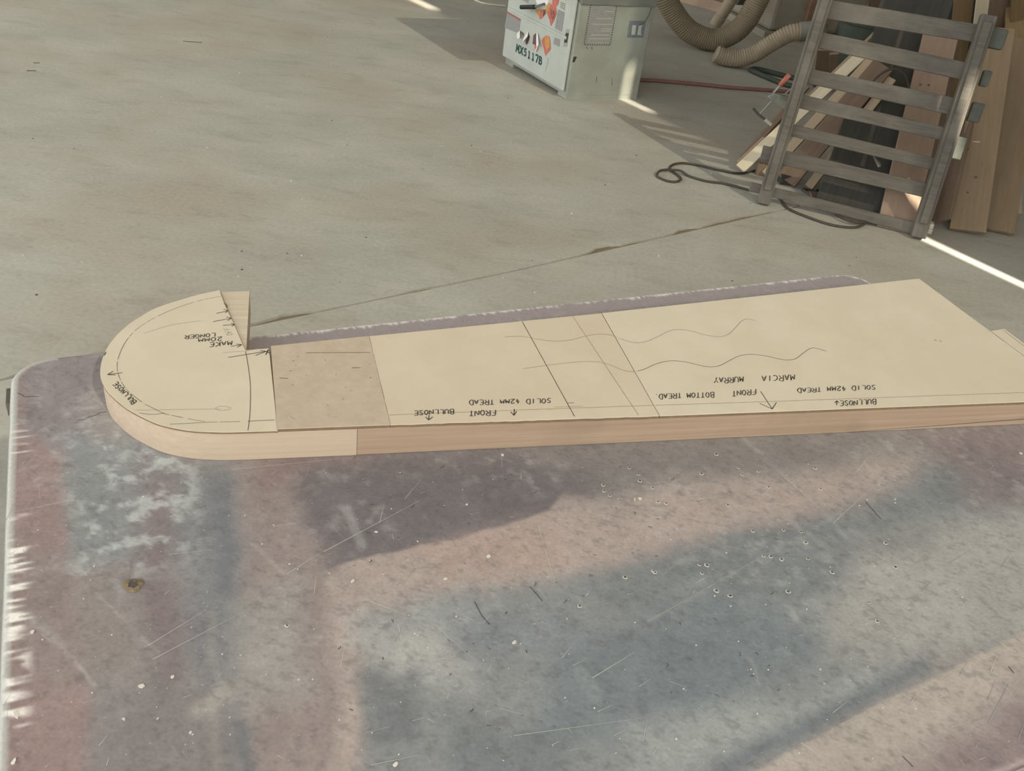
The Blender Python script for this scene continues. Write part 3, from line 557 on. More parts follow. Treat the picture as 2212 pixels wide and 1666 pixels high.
DT = .022
door = MB().box(*cbx(-DT, -.003, .018, CWb+.01, .045, .78)).build('door', 'machine_paint', MC, bevel=.012)
MB().box(*cbx(-.06, CWa+.06, -.05, CWb+.06, HB+.002, .80)).build('upper_body', 'machine_shaded', MC, bevel=.006) if False else None
MB().box(*cbx(.004, CWa-.004, .02, CWb-.01, HB+.001, .80)).build('upper_body', 'cast_iron', MC, bevel=.005)
MB().box(*cbx(-.16, CWa+.14, -.14, CWb+.12, .801, .85)).build('machine_table', 'cast_iron', MC, bevel=.006)
MB().box(*cbx(.0, CWa+.004, -.012, .02, HB-.012, .80)).build('side_cover', 'cast_iron', MC, bevel=.004)
MB().tube([CC+ca*CWa/2+cb_*CWb/2+Z*.852, CC+ca*CWa/2+cb_*CWb/2+Z*.99], .02, 16).build('spindle', 'steel_dark', MC)
FP = CC-ca*DT; FN = nrm(np.cross(cb_, Z)*(-1 if np.cross(cb_, Z)@ca > 0 else 1))                    # face of the door
SP = CC; SN = nrm(np.array([ca[1], -ca[0], 0]))                         # side face
def edge_x(P, Q):
    (xa, ya_), (xb, yb) = prj(P), prj(Q); return lambda y: xa+(xb-xa)*(y-ya_)/(yb-ya_)
_dl, _dr = edge_x(FP+cb_*(CWb+.01)+Z*.05, FP+cb_*(CWb+.01)+Z*.6), edge_x(FP+cb_*.018+Z*.05, FP+cb_*.018+Z*.6)
_sl, _sr = edge_x(CC, CC+Z*.55), edge_x(CC+ca*CWa, CC+ca*CWa+Z*.55)
def onf(x, y, P0, n):
    """photo pixel -> the same relative spot between the two upright edges of that cabinet face"""
    if n is FN: t = (x-1087)/(1243.5-.136*y-1087); x = _dl(y)+t*(_dr(y)-_dl(y))
    else: t = (x-(1249-.1256*y))/(1412-.178*y-(1249-.1256*y)); x = _sl(y)+t*(_sr(y)-_sl(y))
    return pp(x, y, P0, n)
def decal(pts, P0, n, m, parent, name='sticker', off=.0012, lifts=None):
    V = []
    for i, (x, y) in enumerate(pts): V.append(onf(x, y, P0, n)+n*(off+(lifts[i] if lifts else 0)))
    mb = MB(); mb.prism(V, n*.0006 if not lifts else n*.0008); return mb.build(name, m, parent)
def z1(x, y): return (1060+x/5.53, y/5.53)
def d1(l): return [z1(*p) for p in l]
def zs(l): return [(1070+x/12.29, y/12.29) for x, y in l]
# door dressing: ridge, plate, labels, stickers
rp = [pp(*z1(*q), FP, FN) for q in ((165, 118), (845, 408))]; ra = (rp[0][2]+rp[1][2])/2
MB().box(*cbx(-DT-.006, -DT+.001, .05, CWb-.02, .335, .352)).build('door_ridge', 'machine_paint', door, bevel=.003)
decal(zs([(420, 985), (1440, 1560), (1420, 1700), (1380, 1880), (410, 1300)]), FP, FN, 'machine_paint', door, 'name_plate', .002)
decal(zs([(235, 300), (628, 510), (622, 560), (230, 345)]), FP, FN, 'label_red', door, 'label_band', .0016); decal(zs([(230, 345), (622, 560), (610, 890), (200, 735)]), FP, FN, 'label_grey', door, 'label', .0014)
decal(zs([(600, -40), (800, 0), (790, 85), (610, 0)]), FP, FN, 'label_grey', door, 'label'); decal(zs([(1640, 250), (1835, 330), (1770, 845), (1580, 745)]), FP, FN, 'label_grey', door, 'label'); decal(zs([(1680, -80), (1860, -40), (1840, 310), (1660, 240)]), FP, FN, 'label_pale', door, 'label')
for k in range(4): decal(zs([(1710, 50+45*k), (1840, 105+45*k), (1838, 118+45*k), (1708, 62+45*k)]), FP, FN, 'ink_dark', door, 'print_line', .002)
decal(zs([(1580, 990), (1735, 1050), (1715, 1240), (1555, 1165)]), FP, FN, 'label_grey', door, 'label')
decal(zs([(1000, 0), (1380, -40), (1340, 120), (1050, 130)]), FP, FN, 'sticker_white', door, 'sticker'); decal(zs([(1000, 260), (1290, 250), (1310, 360), (1200, 440), (1120, 430), (1040, 330)]), FP, FN, 'sticker_orange', door)
decal(zs([(1170, 260), (1250, 270), (1240, 440), (1190, 510), (1135, 495), (1150, 400)]), FP, FN, 'sticker_red', door, 'sticker', .002); decal(zs([(1245, 255), (1300, 270), (1300, 370), (1240, 440)]), FP, FN, 'sticker_dark', door, 'sticker', .0024)
decal(zs([(1360, 60), (1440, 100), (1380, 300), (1320, 350), (1290, 270)]), FP, FN, 'sticker_orange', door, 'sticker', .0018)
decal(zs([(1480, -60), (1660, -20), (1640, 120), (1560, 200), (1470, 120)]), FP, FN, 'sticker_red', door, 'sticker', .002); decal(zs([(1450, 130), (1590, 190), (1610, 350), (1550, 540), (1470, 690), (1420, 520), (1350, 360)]), FP, FN, 'sticker_red', door, 'sticker', .0026)
def facetext(text, p0, p1, hv, P0, n, wd, m, parent, f, name='lettering', off=.0035):
    mb = MB(); k = len(text); p0, p1, hv = np.array(p0, float), np.array(p1, float), np.array(hv, float)
    for i, ch in enumerate(text):
        for st in GL_[ch]:
            q = [p0+(p1-p0)*((i+.14+.66*x)/k)+hv*y for x, y in st]; mb.ribbon(resample(np.array([onf(*f(*a), P0, n) for a in q]), .01), wd, n, off)
        if ch in 'MX17B':   # small slab serifs
            for sx_, sy_ in {'M': ((0, 0), (1, 0), (.05, 1), (.95, 1)), 'X': ((0, 0), (1, 0), (0, 1), (1, 1)), '1': (), '7': ((.45, 0),), 'B': ((-.05, 0), (-.05, 1))}[ch]:
                q = [p0+(p1-p0)*((i+.14+.66*(sx_+d))/k)+hv*sy_ for d in (-.2, .2)]; mb.ribbon(np.array([onf(*f(*a), P0, n) for a in q]), wd*.8, n, off)
    return mb.build(name, m, parent)
fz = lambda x, y: (1060+x/5.53, y/5.53)
facetext('MX5117B', (312, 608), (640, 778), (2, -82), FP, FN, .0115, 'ink_green', door, fz)
fzs = lambda x, y: (1070+x/12.29, y/12.29)
sq = MB()
for l in ([(1440, 245), (1500, 265), (1440, 300), (1560, 330)], [(1445, 345), (1545, 370), (1450, 385)], [(1450, 415), (1530, 440), (1465, 470), (1540, 500)], [(1530, 270), (1550, 420), (1520, 520)]):
    sq.ribbon(np.array([onf(*fzs(*a), FP, FN) for a in l]), .0045, FN, .0042)
sq.build('sticker_print', 'sticker_dark', door)
decal(zs([(1235, 1060), (1330, 945), (1430, 960), (1470, 1080), (1490, 1310), (1360, 1480), (1310, 1300)]), FP, FN, 'sticker_red', door, 'sticker', .002); decal(zs([(1330, 960), (1430, 970), (1460, 1080), (1470, 1240), (1390, 1330), (1330, 1180)]), FP, FN, 'sticker_orange', door, 'sticker', .003)
decal(zs([(1010, 930), (1090, 870), (1120, 1010), (1170, 1190), (1060, 1190), (1000, 1160)]), FP, FN, 'sticker_dark', door, 'sticker', .002); decal(zs([(1050, 1190), (1170, 1190), (1150, 1310), (1080, 1370)]), FP, FN, 'sticker_red', door, 'sticker', .002)
decal(zs([(1095, 850), (1140, 900), (1240, 1190), (1190, 1250), (1130, 1060)]), FP, FN, 'sticker_white', door, 'torn_sticker', .002, [.002, .004, .02, .022, .01]); decal(zs([(1190, 1230), (1240, 1195), (1120, 1370), (1080, 1370)]), FP, FN, 'sticker_white', door, 'torn_sticker', .002, [.02, .022, .004, .002])
decal(zs([(575, 870), (640, 810), (760, 990), (720, 1040), (600, 950)]), FP, FN, 'sticker_white', door, 'torn_sticker', .002, [.002, .004, .03, .034, .012]); decal(zs([(640, 815), (740, 880), (762, 985), (690, 900)]), FP, FN, 'sticker_dark', door, 'torn_sticker', .0015)
decal(zs([(860, 830), (900, 960), (870, 1080), (810, 1140), (750, 1040)]), FP, FN, 'sticker_white', door, 'torn_sticker', .002, [.002, .012, .03, .02, .006]); decal(zs([(880, 900), (915, 990), (880, 1130), (840, 1200), (810, 1140)]), FP, FN, 'sticker_dark', door, 'torn_sticker', .0015)
hp = [onf(*fzs(*q), FP, FN)+FN*.05 for q in ((800, 190), (1180, 185))]
MB().tube(smooth_path(np.array([hp[0], hp[0]*.7+hp[1]*.3, hp[1]]), 12), .0125, 14).build('crank_handle', 'black_rubber', MC, smooth=True)
MB().tube([onf(*fzs(1180, 185), FP, FN)+FN*.05, onf(*fzs(1270, 100), FP, FN)+FN*.002], .007, 10).build('crank_arm', 'cast_iron', MC, smooth=True)
# latch slot in the cabinet edge and side labels
def sd_(l): return [z1(*p) for p in l]
fzp = lambda x, y: z1(x, y)
LP = CC-ca*.012
decal(sd_([(905, 350), (945, 350), (920, 560), (872, 558)]), FP, FN, 'machine_shaded', door, 'latch_plate', .001); decal(sd_([(902, 395), (938, 395), (920, 510), (884, 510)]), FP, FN, 'slot_dark', door, 'latch_slot', .002)
side_dash = MB()
edge_px = [(1163, 48), (1475, 55), (1405, 535), (1095, 532)]
for i in range(4):
    a, b = np.array(edge_px[i], float), np.array(edge_px[(i+1) % 4], float); n_ = int(np.linalg.norm(b-a)/26)
    for t in range(n_):
        q = [a+(b-a)*((t+s)/n_) for s in (.2, .7)]; side_dash.ribbon(np.array([onf(*z1(*k), SP, SN) for k in q]), .009, SN, .0012)
side_dash.build('dashed_border', 'dash_ink', MC)
decal(sd_([(1180, 85), (1445, 90), (1390, 505), (1125, 500)]), SP, SN, 'label_grey', MC, 'instruction_label', .0008)
for k, (x0, x1, y_) in enumerate(((1270, 1430, 75), (1340, 1440, 140), (1230, 1420, 222), (1190, 1420, 290), (1300, 1410, 345), (1290, 1400, 370), (1170, 1390, 418), (1160, 1390, 462))):
    decal(sd_([(x0, y_-4), (x1, y_-4), (x1, y_+4), (x0, y_+4)]), SP, SN, 'label_lines', MC, 'print_line', .0016)
decal(sd_([(1630, 250), (1825, 248), (1800, 450), (1602, 450)]), SP, SN, 'label_blue', MC, 'warning_label', .0008)
decal(sd_([(1665, 300), (1710, 300), (1700, 415), (1655, 415)]), SP, SN, 'label_pale', MC, 'warning_print', .0016); decal(sd_([(1740, 300), (1790, 300), (1770, 330), (1768, 412), (1800, 418), (1725, 418), (1735, 350)]), SP, SN, 'label_pale', MC, 'warning_print', .0016)
decal(sd_([(975, 675), (1015, 680), (985, 745), (960, 742)]), SP, SN, 'slot_dark', MC, 'paint_chip', .0008)
for q in ([(1255, 910), (1250, 990)], [(1440, 940), (1435, 1020)], [(1120, 560), (1140, 585)], [(1180, 560), (1195, 585)]):
    mb = MB(); mb.ribbon(np.array([onf(*z1(*k), SP, SN) for k in q]), .004, SN, .001); mb.build('scuff', 'dash_ink', MC)
MB().tube(smooth_path(np.array([onf(*z1(*q), SP, SN)+SN*.008 for q in ((1885, 70), (1865, 140), (1840, 200), (1800, 265), (1740, 300))]), 30), .0022, 8).build('cable', 'dash_ink', MC)

# ------------------------------------------------------------------ ribbed dust hoses
mat('hose_tan', (122, 110, 88), (134, 121, 98), .55, 10); mat('hose_pale', (146, 132, 109), (158, 144, 120), .5, 10); mat('cuff_grey', (108, 106, 96), (120, 118, 106), .6, 10)
def hose(name, P, r, pitch, m, label, depth=.07):
    P = resample(smooth_path(P, 200), pitch/4); rad = r*(1-depth*(.5+.5*np.cos(np.arange(len(P))*math.pi/2)))
    c = P[np.argmin(P[:, 2])]
    o = thing(name, (c[0], c[1], 0), label, 'hose', 'dust extraction hoses'); MB().tube(P, rad, 20).build('ribbed_duct', m, o, smooth=True); return o, P
Yh = pz(1536, 111)[1]; R1 = .5*43/FPX*np.linalg.norm(pz(1536, 111)-CAM)
def zh(l): return [(1400+x/5.53, y/5.53) for x, y in l]
h1p = [(1415, -90), (1428, -40)]+zh([(215, 0), (330, 210), (490, 390), (750, 492), (980, 430), (1150, 290), (1275, 80)])+[(1645, -20), (1660, -80)]
P1 = np.array([py(x, y, Yh) for x, y in h1p]); P1[:, 2] += max(0, R1-P1[:, 2].min())
HS1, _ = hose('dust_hose', P1, R1, .017, 'hose_tan', 'thick tan ribbed dust hose sagging in a U beside the machine cabinet')
Yk = pz(1600, 148)[1]; R3 = .5*34/FPX*np.linalg.norm(pz(1600, 148)-CAM)
h3p = zh([(800, 665), (900, 705), (1040, 725), (1160, 705), (1280, 660), (1480, 535), (1680, 430), (1820, 405)])
P3 = np.array([py(x, y, Yk+.0) for x, y in h3p]); P3[:, 2] += max(0, R3-P3[:, 2].min())
HS3, P3r = hose('dust_hose', P3, R3, .019, 'hose_pale', 'tan ribbed dust hose rising from the floor to a grey cuff behind the slatted rack', .1)
d3 = nrm(P3r[-1]-P3r[-6]); MB().tube([P3r[-1]-d3*.01, P3r[-1]+d3*.09, P3r[-1]+d3*.16-Z*.03], R3*1.06, 20).build('cuff', 'cuff_grey', HS3, smooth=True)
P2 = np.array([py(x, y, 7.9) for x, y in ((1620, -60), (1592, 0), (1573, 33), (1552, 66), (1535, 92))])
P2[:, 2] += max(0, .052-P2[:, 2].min()); hose('dust_hose', P2, .052, .02, 'hose_pale', 'thin pale ribbed dust hose hanging behind the sagging tan hose', .12)

# red air line, green hose, white cable on the floor
mat('red_line', (126, 90, 80), (134, 98, 88), .6, 8); mat('green_dark', (58, 66, 56), (70, 76, 64), .7, 9); mat('cable_black', (66, 60, 50), (76, 70, 60), .6, 20); mat('white_cable', (196, 184, 162), rough=.6)
def floor_tube(name, px, r, m, label, cat, n=120, seg=8, lift=None):
    P = np.array([pz(x, y, r) for x, y in px]);
    if lift: P[:, 2] += np.array(lift)
    P = smooth_path(P, n); c = P[len(P)//2]; mb = MB(); mb.tube(P, r, seg); o = mb.build(name, m, smooth=True, base=(c[0], c[1], 0)); return tag(o, label, cat)
floor_tube('air_hose', [(1376, 172), (1430, 175), (1500, 181), (1580, 189), (1680, 196), (1720, 199)], .012, 'red_line', 'dull red air hose lying straight across the concrete behind the cabinet', 'hose')
floor_tube('garden_hose', [(1742, 192), (1700, 183), (1660, 168), (1630, 155), (1622, 150), (1640, 150), (1680, 160), (1745, 176)], .018, 'green_dark', 'dark green hose doubled back on the floor below the grey cuff', 'hose')
floor_tube('power_cable', [(960, -6), (1018, -2), (1030, 2), (1050, 8), (1092, 13)], .008, 'white_cable', 'white cable running along the floor to the machine cabinet', 'cable')
def z6(l): return [(1400+x/6.9125, 280+y/6.9125) for x, y in l]
loop = z6([(1640, 600), (1480, 638), (1390, 650), (1250, 645), (1150, 625), (1000, 595), (850, 555), (700, 525), (520, 500), (400, 515), (335, 550), (325, 600), (380, 640), (450, 690), (490, 740), (450, 770), (380, 780), (280, 765), (180, 725), (130, 690), (160, 655), (250, 635), (380, 638), (480, 652), (600, 690), (750, 740), (900, 775), (1100, 800), (1200, 822), (1350, 860), (1520, 905), (1700, 935)])
lf = [0]*len(loop); lf[20] = lf[21] = lf[22] = lf[23] = .012
def z4(l): return [(1560+x/5.53, 200+y/5.53) for x, y in l]
coil = z4([(640, 1180), (690, 1260), (780, 1380), (1000, 1480), (1300, 1580), (1560, 1612), (1700, 1580), (1740, 1520), (1690, 1440), (1500, 1330), (1250, 1230), (1050, 1180), (950, 1180), (1060, 1260), (1300, 1420), (1380, 1500), (1500, 1560), (1640, 1578), (1720, 1545), (1650, 1380), (1500, 1260), (1300, 1190), (1100, 1195)])
full = loop+coil; lift = lf+[0]*6+[.004]*6+[.012]*11
floor_tube('extension_cable', full, .0062, 'cable_black', 'dark extension cable with a small loop on the concrete, coiled behind the slatted rack', 'cable', 420, 8, lift)

al = smooth_path(np.array([py(x, y, 4.72) for x, y in ((1862, 205), (1885, 176), (1905, 158), (1928, 149), (1948, 156), (1961, 178), (1966, 215))]), 60)
tag(MB().tube(al, .006, 8).build('arched_cable', 'cable_black', smooth=True, base=al[0]), 'springy grey cable arching over the planks behind the third slat of the rack', 'cable')
# ------------------------------------------------------------------ slatted rack leaning on the timber
TL, TRt = pz(1648, 446), pz(1985, 522); SW = nrm(TRt-TL); RW = np.linalg.norm(TRt-TL); SNb = np.array([-SW[1], SW[0], 0]); LA = math.radians(15)
SD_ = Z*math.cos(LA)+SNb*math.sin(LA); SF = np.cross(SW, SD_); SF = SF if SF[1] < 0 else -SF
for nm in ('rack_slat', 'rack_stile'):
    wood(nm, (80, 75, 66), (101, 95, 85), SW if nm == 'rack_slat' else SD_, c3=(110, 104, 93), rough=.8, along=6, across=60)
mat('peg_green', (76, 78, 70), (88, 90, 80), .8, 20)
RK = thing('slatted_rack', (TL+TRt)/2, 'weathered grey wooden rack with seven cross slats, propped against the stacked timber', 'rack')
def sp(px, n=0.0): return pp(px[0], px[1], TL+SF*n, SF)
def stile(px_bot, px_top, wd, dep, extra):
    a, b = sp(px_bot), sp(px_top); d = nrm(b-a); l = np.linalg.norm(b-a)+extra; c = a+d*l/2
    lowz = (a-SF*dep)[2]; sh = 0
    st = MB().box(c-SF*dep/2, (SW, d, SF), (wd/2, l/2, dep/2)).build('stile', 'rack_stile', RK, bevel=.004)
    MB().box(c+d*.02+SF*.006, (SW, d, SF), (wd*.26, l/2-.05, .0062)).build('cover_strip', 'rack_slat', st, bevel=.002)
    return st
DP = .045
stile((1648, 441), (1783, 0), .062, DP, .06); stile((1984, 514), (2134, 48), .066, .05, .03)
slats = [((1795, 0), (2130, 55), (2110, 92), (1782, 40)), ((1775, 69), (2100, 137), (2085, 174), (1767, 104)), ((1752, 149), (2075, 213), (2060, 250), (1742, 180)), ((1731, 204), (2052, 277), (2042, 305), (1722, 233)), ((1712, 268), (2030, 344), (2020, 369), (1703, 293)), ((1649, 314), (2008, 397), (1998, 427), (1641, 345)), ((1622, 393), (1985, 483), (1978, 507), (1617, 413))]
for q in slats:
    MB().prism([sp(p, -DP-.001) for p in q], SF*.018).build('slat', 'rack_slat', RK, bevel=.004)
for x, y, hw, hl in ((2153, 84, .034, .042), (2128, 170, .018, .034), (2107, 243, .026, .042), (2070, 320, .022, .05)):
    MB().box(sp((x, y), -.06), (SW, SD_, SF), (hw, hl, .02)).build('peg', 'peg_green', RK, bevel=.006)

# ------------------------------------------------------------------ timber leaning behind the rack
WC = dict(cream=((196, 182, 152), (208, 196, 168)), beige=((158, 139, 114), (172, 153, 126)), brown=((106, 88, 71), (122, 102, 84)), tan=((122, 104, 81), (136, 117, 92)), dark=((58, 56, 50), (70, 67, 60)), pinkish=((134, 113, 95), (148, 126, 106)), olive=((116, 96, 66), (132, 110, 78)))
def board(name, pb, pt, wd, th, tone, label, cat='board', Yt=None, Yb=None, group='timber offcuts behind the rack', face=(-.25, -1, .15), holes_=(), grain=True, top_cut=0):
    """pb: pixel where the foot's centre meets the floor, pt/Yt: pixel and depth of the top"""
    a = pz(*pb) if Yb is None else py(*pb, Yb); b = py(*pt, Yt); d = nrm(b-a); f = np.array(face, float); f = nrm(f-d*(f@d)); s = np.cross(d, f); s = s if s[0] > 0 else -s
    l = np.linalg.norm(b-a); low = min((a+s*i*wd/2+f*j*th/2)[2] for i in (-1, 1) for j in (-1, 1))
    sh = Z*(-low+.0005) if Yb is None else 0
    mname = 'timber_%s_%d' % (tone, len(MATS)); c = WC[tone]; wood(mname, c[0], c[1], d, rough=.75, along=4, across=45)
    mb = MB().box((a+b)/2+sh, (s, d, f), (wd/2, l/2, th/2))
    o = mb.build(name, mname, bevel=.0025, base=(a+sh)*np.array([1, 1, 0]) if Yb is None else a)
    tag(o, label, cat, group)
    for (hx, hy, r) in holes_:
        p = pp(hx, hy, (a+b)/2+sh+f*th/2, f)+f*.0006; k = 12
        MB().add([p+(s*math.cos(t)+d*math.sin(t))*r for t in np.linspace(0, 2*math.pi, k, endpoint=False)], [tuple(range(k))]).build('drilled_hole', 'mark_dark', o)
    return o, f, (a+b)/2+sh+f*th/2
DF = (-.5, -1, .45)
board('stick', (1593, 354), (1905, 62), .016, .016, 'beige', 'thin stick, outermost of the sloping offcuts left of the rack', Yt=5.35, face=DF)
board('stick', (1603, 352), (1930, 35), .016, .02, 'beige', 'thin stick lying just inside the outermost sloping stick', Yt=5.40, face=DF)
board('plank', (1603, 347), (1742, 190), .034, .02, 'brown', 'brown strip lying along the pale sloping plank, its lower end on the floor', Yt=4.98, face=DF)
board('plank', (1597, 372), (1862, 124), .058, .02, 'cream', 'pale cream plank sloping up behind the rack, its square end on the floor', Yt=4.98, face=DF)
board('plank', (1652, 384), (1880, 136), .05, .02, 'beige', 'beige plank sloping beside the cream plank behind the rack', Yt=4.88, face=DF)
board('plank', (1695, 400), (1905, 150), .11, .02, 'brown', 'wide brown plank sloping behind the middle slats of the rack', Yt=4.84, face=DF)
board('plank', (1745, 410), (1925, 175), .045, .02, 'beige', 'narrow beige plank sloping next to the dark panel', Yt=4.80, face=DF)
PA = board('panel', (1832, 466), (1998, -40), .34, .018, 'dark', 'dark grey panel standing upright behind the rack', 'panel', Yt=5.45)
pf, pc = PA[1], PA[2]
mb = MB(); mb.ribbon(np.array([pp(x, y, pc, pf) for x, y in ((1950, 60), (1862, 360))]), .02, pf, .001); mb.build('seam_strip', 'steel_dark', PA[0])
board('plank', (1932, 500), (2035, 60), .17, .022, 'pinkish', 'brown plank with two drilled holes standing behind the right stile', Yt=5.05, holes_=((1988, 183, .007), (2006, 184, .007)))
board('plank', (1990, 500), (2062, 90), .045, .025, 'brown', 'narrow dark brown upright behind the right stile of the rack', Yt=5.2)
board('plank', (2022, 496), (2105, 150), .12, .02, 'brown', 'brown plank turned edgewise between the rack and the notched board', Yt=4.95, face=(-1, -.7, 0))
NB = board('plank', (2086, 507), (2150, 70), .165, .024, 'tan', 'tan board with two drilled holes and a torn notch, right of the rack', Yt=4.98, holes_=((2108, 383, .008), (2090, 416, .006)))
nf, nc = NB[1], NB[2]
MB().prism([pp(x, y, nc, nf)+nf*.001 for x, y in ((2087, 278), (2095, 282), (2092, 325), (2086, 328), (2083, 315))], nf*.0006).build('torn_notch', 'slot_dark', NB[0])
mb = MB(); mb.ribbon(np.array([pp(x, y, nc, nf) for x, y in ((2101, 306), (2117, 307))]), .004, nf, .001); mb.build('splinter', 'scratch_white', NB[0])
board('plank', (2128, 500), (2195, 90), .26, .02, 'tan', 'wide tan board standing behind the notched board', Yt=5.25)
board('plank', (2170, 476), (2160, 300), .14, .02, 'beige', 'short tapering offcut on the floor at the foot of the wide tan board', Yt=4.85)
board('plank', (2215, 330), (2225, -60), .3, .03, 'olive', 'olive brown board standing at the picture edge behind the timber', Yt=6.3)
board('plank', (2090, 250), (2128, -60), .07, .03, 'cream', 'cream strip with sunlight put into its colour, standing above the top corner of the rack', Yt=5.9)  # bright cream stands in for sun that misses this strip
board('plank', (2055, 240), (2085, -60), .11, .03, 'olive', 'dull brown upright left of the bright cream strip', Yt=6.15)
board('plank', (2135, 250), (2170, -60), .16, .03, 'brown', 'dark brown upright right of the bright cream strip', Yt=6.1)
board('plank', (2175, 260), (2200, -60), .07, .03, 'olive', 'narrow light-edged upright at the top of the picture behind the rack', Yt=6.0)
board('panel', (2030, 210), (2060, -80), .4, .02, 'dark', 'black sheet standing behind the uprights at the top of the rack', 'panel', Yt=6.6)
board('plank', (1770, 190), (1782, 112), .10, .03, 'tan', 'short tan block standing behind the third slat beside the left stile', Yt=6.1)
board('plank', (1796, 196), (1800, 120), .06, .03, 'pinkish', 'short pinkish block standing beside the tan block behind the rack', Yt=6.1)
board('plank', (1900, 130), (1925, -40), .3, .02, 'brown', 'broad brown sheet standing in the shade behind the drum', Yt=7.4)
# rear rail the tall timber leans against
rl0, rl1 = py(1990, -75, 6.75), py(2300, -60, 6.75)
RR = thing('timber_rail', ((rl0+rl1)/2)*np.array([1, 1, 0]), 'steel rail frame holding up the standing timber, mostly hidden', 'frame')
c = (rl0+rl1)/2; MB().box((c[0]+.2, 6.78, 1.0), ((1, 0, 0), (0, 1, 0), (0, 0, 1)), (.9, .03, .03)).build('cross_bar', 'steel_dark', RR)
for k in (-.8, .9): MB().box((c[0]+.2+k, 6.78, .485), ((1, 0, 0), (0, 1, 0), (0, 0, 1)), (.03, .03, .485)).build('post', 'steel_dark', RR)
# green drum at the picture edge and dark drum behind the slats
mat('drum_green', (92, 86, 62), (104, 98, 74), .6, 8)
def drum(name, px, r, h, m, label):
    c = pz(*px)+np.array([0, r, 0]); o = thing(name, c, label, 'drum')
    P = [c+Z*z for z in (0, .01, h*.33-.012, h*.33, h*.33+.012, h*.66-.012, h*.66, h*.66+.012, h-.01, h)]; rr = [r*.98, r, r, r*1.04, r, r, r*1.04, r, r, r*1.02]
    MB().tube(P, rr, 28).build('drum_body', m, o); MB().tube([c+Z*(h+.0005), c+Z*(h+.012)], r*.9, 28).build('lid', m, o); return o
drum('drum', (2222, 372), .16, .5, 'drum_green', 'olive green drum standing at the picture edge beyond the wide tan board')
drum('drum', (1835, 195), .17, .42, 'green_dark', 'dark green drum behind the upper slats of the rack')

# ------------------------------------------------------------------ clamp with red handle hanging by the left stile
mat('clamp_red', (172, 100, 84), (160, 88, 74), .5, 30); mat('clamp_grey', (120, 120, 110), (134, 134, 122), .4, 30, metal=.3)
CYl = TL[1]+.30
def cp(x, y): return py(x, y, CYl)
def zc(x, y): return (1400+x/5.53, y/5.53)
CL = thing('bar_clamp', cp(*zc(1450, 1500)), 'bar clamp with a red handle hung on the sloping planks beside the rack', 'clamp')
MB().tube([cp(*zc(1575, 1025)), cp(*zc(1690, 890))], .0125, 12).build('handle', 'clamp_red', CL, smooth=True)
MB().tube([cp(*zc(1480, 1130)), cp(*zc(1580, 1020))], .006, 8).build('screw', 'clamp_grey', CL)
MB().prism([cp(*zc(*q)) for q in ((1420, 1140), (1500, 1100), (1600, 1130), (1700, 1150), (1660, 1300), (1580, 1280), (1500, 1200), (1430, 1170))], (0, .02, 0)).build('jaw_head', 'clamp_grey', CL, bevel=.003)
MB().tube([cp(*zc(1490, 1190)), cp(*zc(1330, 1365))], .0035, 8).build('thin_rod', 'clamp_grey', CL)
MB().tube([cp(*zc(1255, 1295)), cp(*zc(1310, 1360)), cp(*zc(1400, 1430))], .006, 8).build('sliding_bar', 'steel_dark', CL)
MB().tube([cp(*zc(1395, 1425)), cp(*zc(1470, 1490))], .009, 10).build('pad', 'label_pale', CL)
MB().tube([cp(*zc(1500, 1200)), cp(*zc(1640, 1120)), cp(*zc(1760, 1010))], .003, 8).build('wire', 'clamp_grey', CL)

# ------------------------------------------------------------------ machine and timber at the back of the shed
mat('old_grey', (136, 130, 114), (150, 143, 126), .6, 4, c3=(128, 106, 86), s3=3); mat('rust', (124, 92, 72), (136, 108, 88), .8, 8)
bp = pz(1648, 84); ax_ = nrm(np.array([.85, .35, 0])); ay_ = np.array([-ax_[1], ax_[0], 0])
OM = thing('planer_machine', bp+ax_*.45+ay_*.35, 'dusty grey workshop machine with a rusty column, behind the ribbed hoses', 'machine')
def ob(a0, a1, b0, b1, z0, z1): return (bp+ax_*(a0+a1)/2+ay_*(b0+b1)/2+Z*(z0+z1)/2, (ax_, ay_, Z), ((a1-a0)/2, (b1-b0)/2, (z1-z0)/2))
MB().box(*ob(.05, .95, .02, .7, .06, .8)).build('casting', 'old_grey', OM, bevel=.03); MB().box(*ob(0, 1.0, 0, .74, 0, .06)).build('base_flange', 'old_grey', OM, bevel=.008)
MB().box(*ob(.34, .5, -.03, .02, .06, .75)).build('column', 'rust', OM, bevel=.01); MB().box(*ob(-.15, .049, .2, .5, .3, .42)).build('side_arm', 'steel_dark', OM, bevel=.01)
MB().tube([bp+ax_*-.12+ay_*.35+Z*.23, bp+ax_*.05+ay_*.35+Z*.23], .05, 14).build('pulley', 'steel_dark', OM)
B0, B1 = pz(1440, -6), pz(1570, 30); bd = nrm(B1-B0)
o = MB().box((B0+B1)/2+Z*.045, (bd, np.cross(Z, bd), Z), (np.linalg.norm(B1-B0)/2, .05, .045)).build('timber_beam', 'tread_brown', bevel=.004, base=((B0+B1)/2)); tag(o, 'square tan timber beam lying on the floor behind the sagging hose', 'beam')
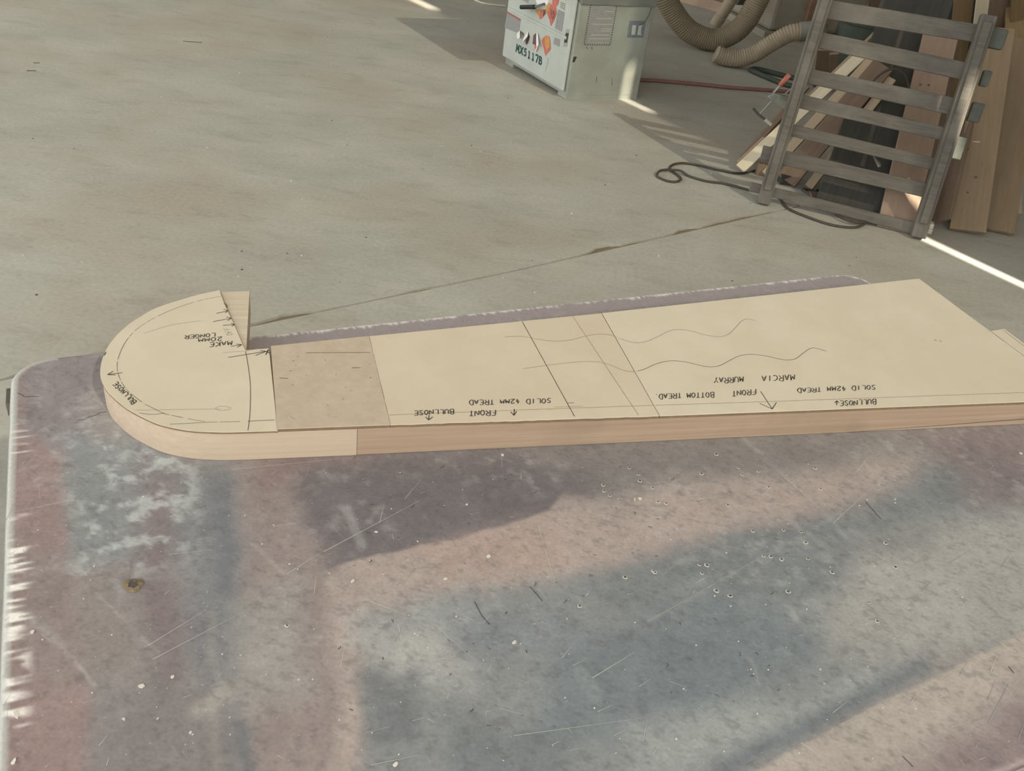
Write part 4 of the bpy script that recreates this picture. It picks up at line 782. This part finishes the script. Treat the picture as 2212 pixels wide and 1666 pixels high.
o = MB().box(np.array([1.9, 11.2, .45]), ((1, 0, 0), (0, 1, 0), (0, 0, 1)), (1.9, .3, .45)).build('bench_block', 'wall_grey', bevel=.02, base=(1.9, 11.2, 0)); tag(o, 'dim low bench standing far back under the top edge of the picture', 'bench')

# offcut of printed carton at the foot of the rack
mat('carton', (206, 198, 178), (190, 182, 162), .8, 40)
cq = [(1997, 490), (2014, 488), (2010, 507), (1994, 505)]
for k, (dy, lab) in enumerate(((0, 'small pale block at the foot of the rack, lower of the pair'), (0, 'small pale block at the foot of the rack, upper of the pair'))):
    c = pz(2004, 505)+Z*(.012+.0245*k)+np.array([.0, .02+.006*k, 0]); o = MB().box(c, (SW, SNb, Z), (.02, .02, .012)).build('wood_block', 'carton', bevel=.002, base=c-Z*.012); tag(o, lab, 'block', 'pale blocks by the rack foot')
for (x, y), hs, tone, lab in (((1652, 378), (.05, .02, .03), 'tan', 'tan offcut on the floor behind the foot of the left stile'), ((1697, 396), (.04, .03, .025), 'dark', 'dark square block on the floor behind the lowest slat'), ((1768, 432), (.05, .03, .015), 'brown', 'flat brown offcut among the coiled cable behind the lowest slat')):
    c = pz(x, y); mn = 'offcut_'+tone; mat(mn, *WC[tone], .8, 30) if mn not in MATS else None
    tag(MB().box(c+Z*(hs[2]+.0005), (nrm(SW+SNb*.3), nrm(SNb-SW*.3), Z), hs).build('offcut', mn, bevel=.003, base=c), lab, 'offcut', 'small offcuts behind the rack')
# shavings and grit on the concrete
GR_ = MB(); GD = MB()
for i in range(70):
    x, y = random.uniform(0, 2000), random.uniform(20, 640); p = pz(x, y); r = random.uniform(.0015, .0045)
    (GR_ if random.random() < .5 else GD).prism([p+np.array([math.cos(t), math.sin(t), 0])*r*random.uniform(.5, 1.2)+Z*.002 for t in np.linspace(0, 6.28, 6, endpoint=False)], Z*.0019)
for pl in ([(395, 89), (437, 92)], [(72, 136), (86, 136)], [(58, 153), (78, 153)]):
    GD.ribbon(resample(np.array([pz(*q) for q in pl]), .03), .012, Z, .0008)
tag(GR_.build('wood_chips', 'fleck'), 'pale wood chips scattered over the concrete floor', 'wood chips', kind='stuff'); tag(GD.build('grit', 'mark_dark'), 'dark grit and scuffs scattered over the concrete floor', 'grit', kind='stuff')
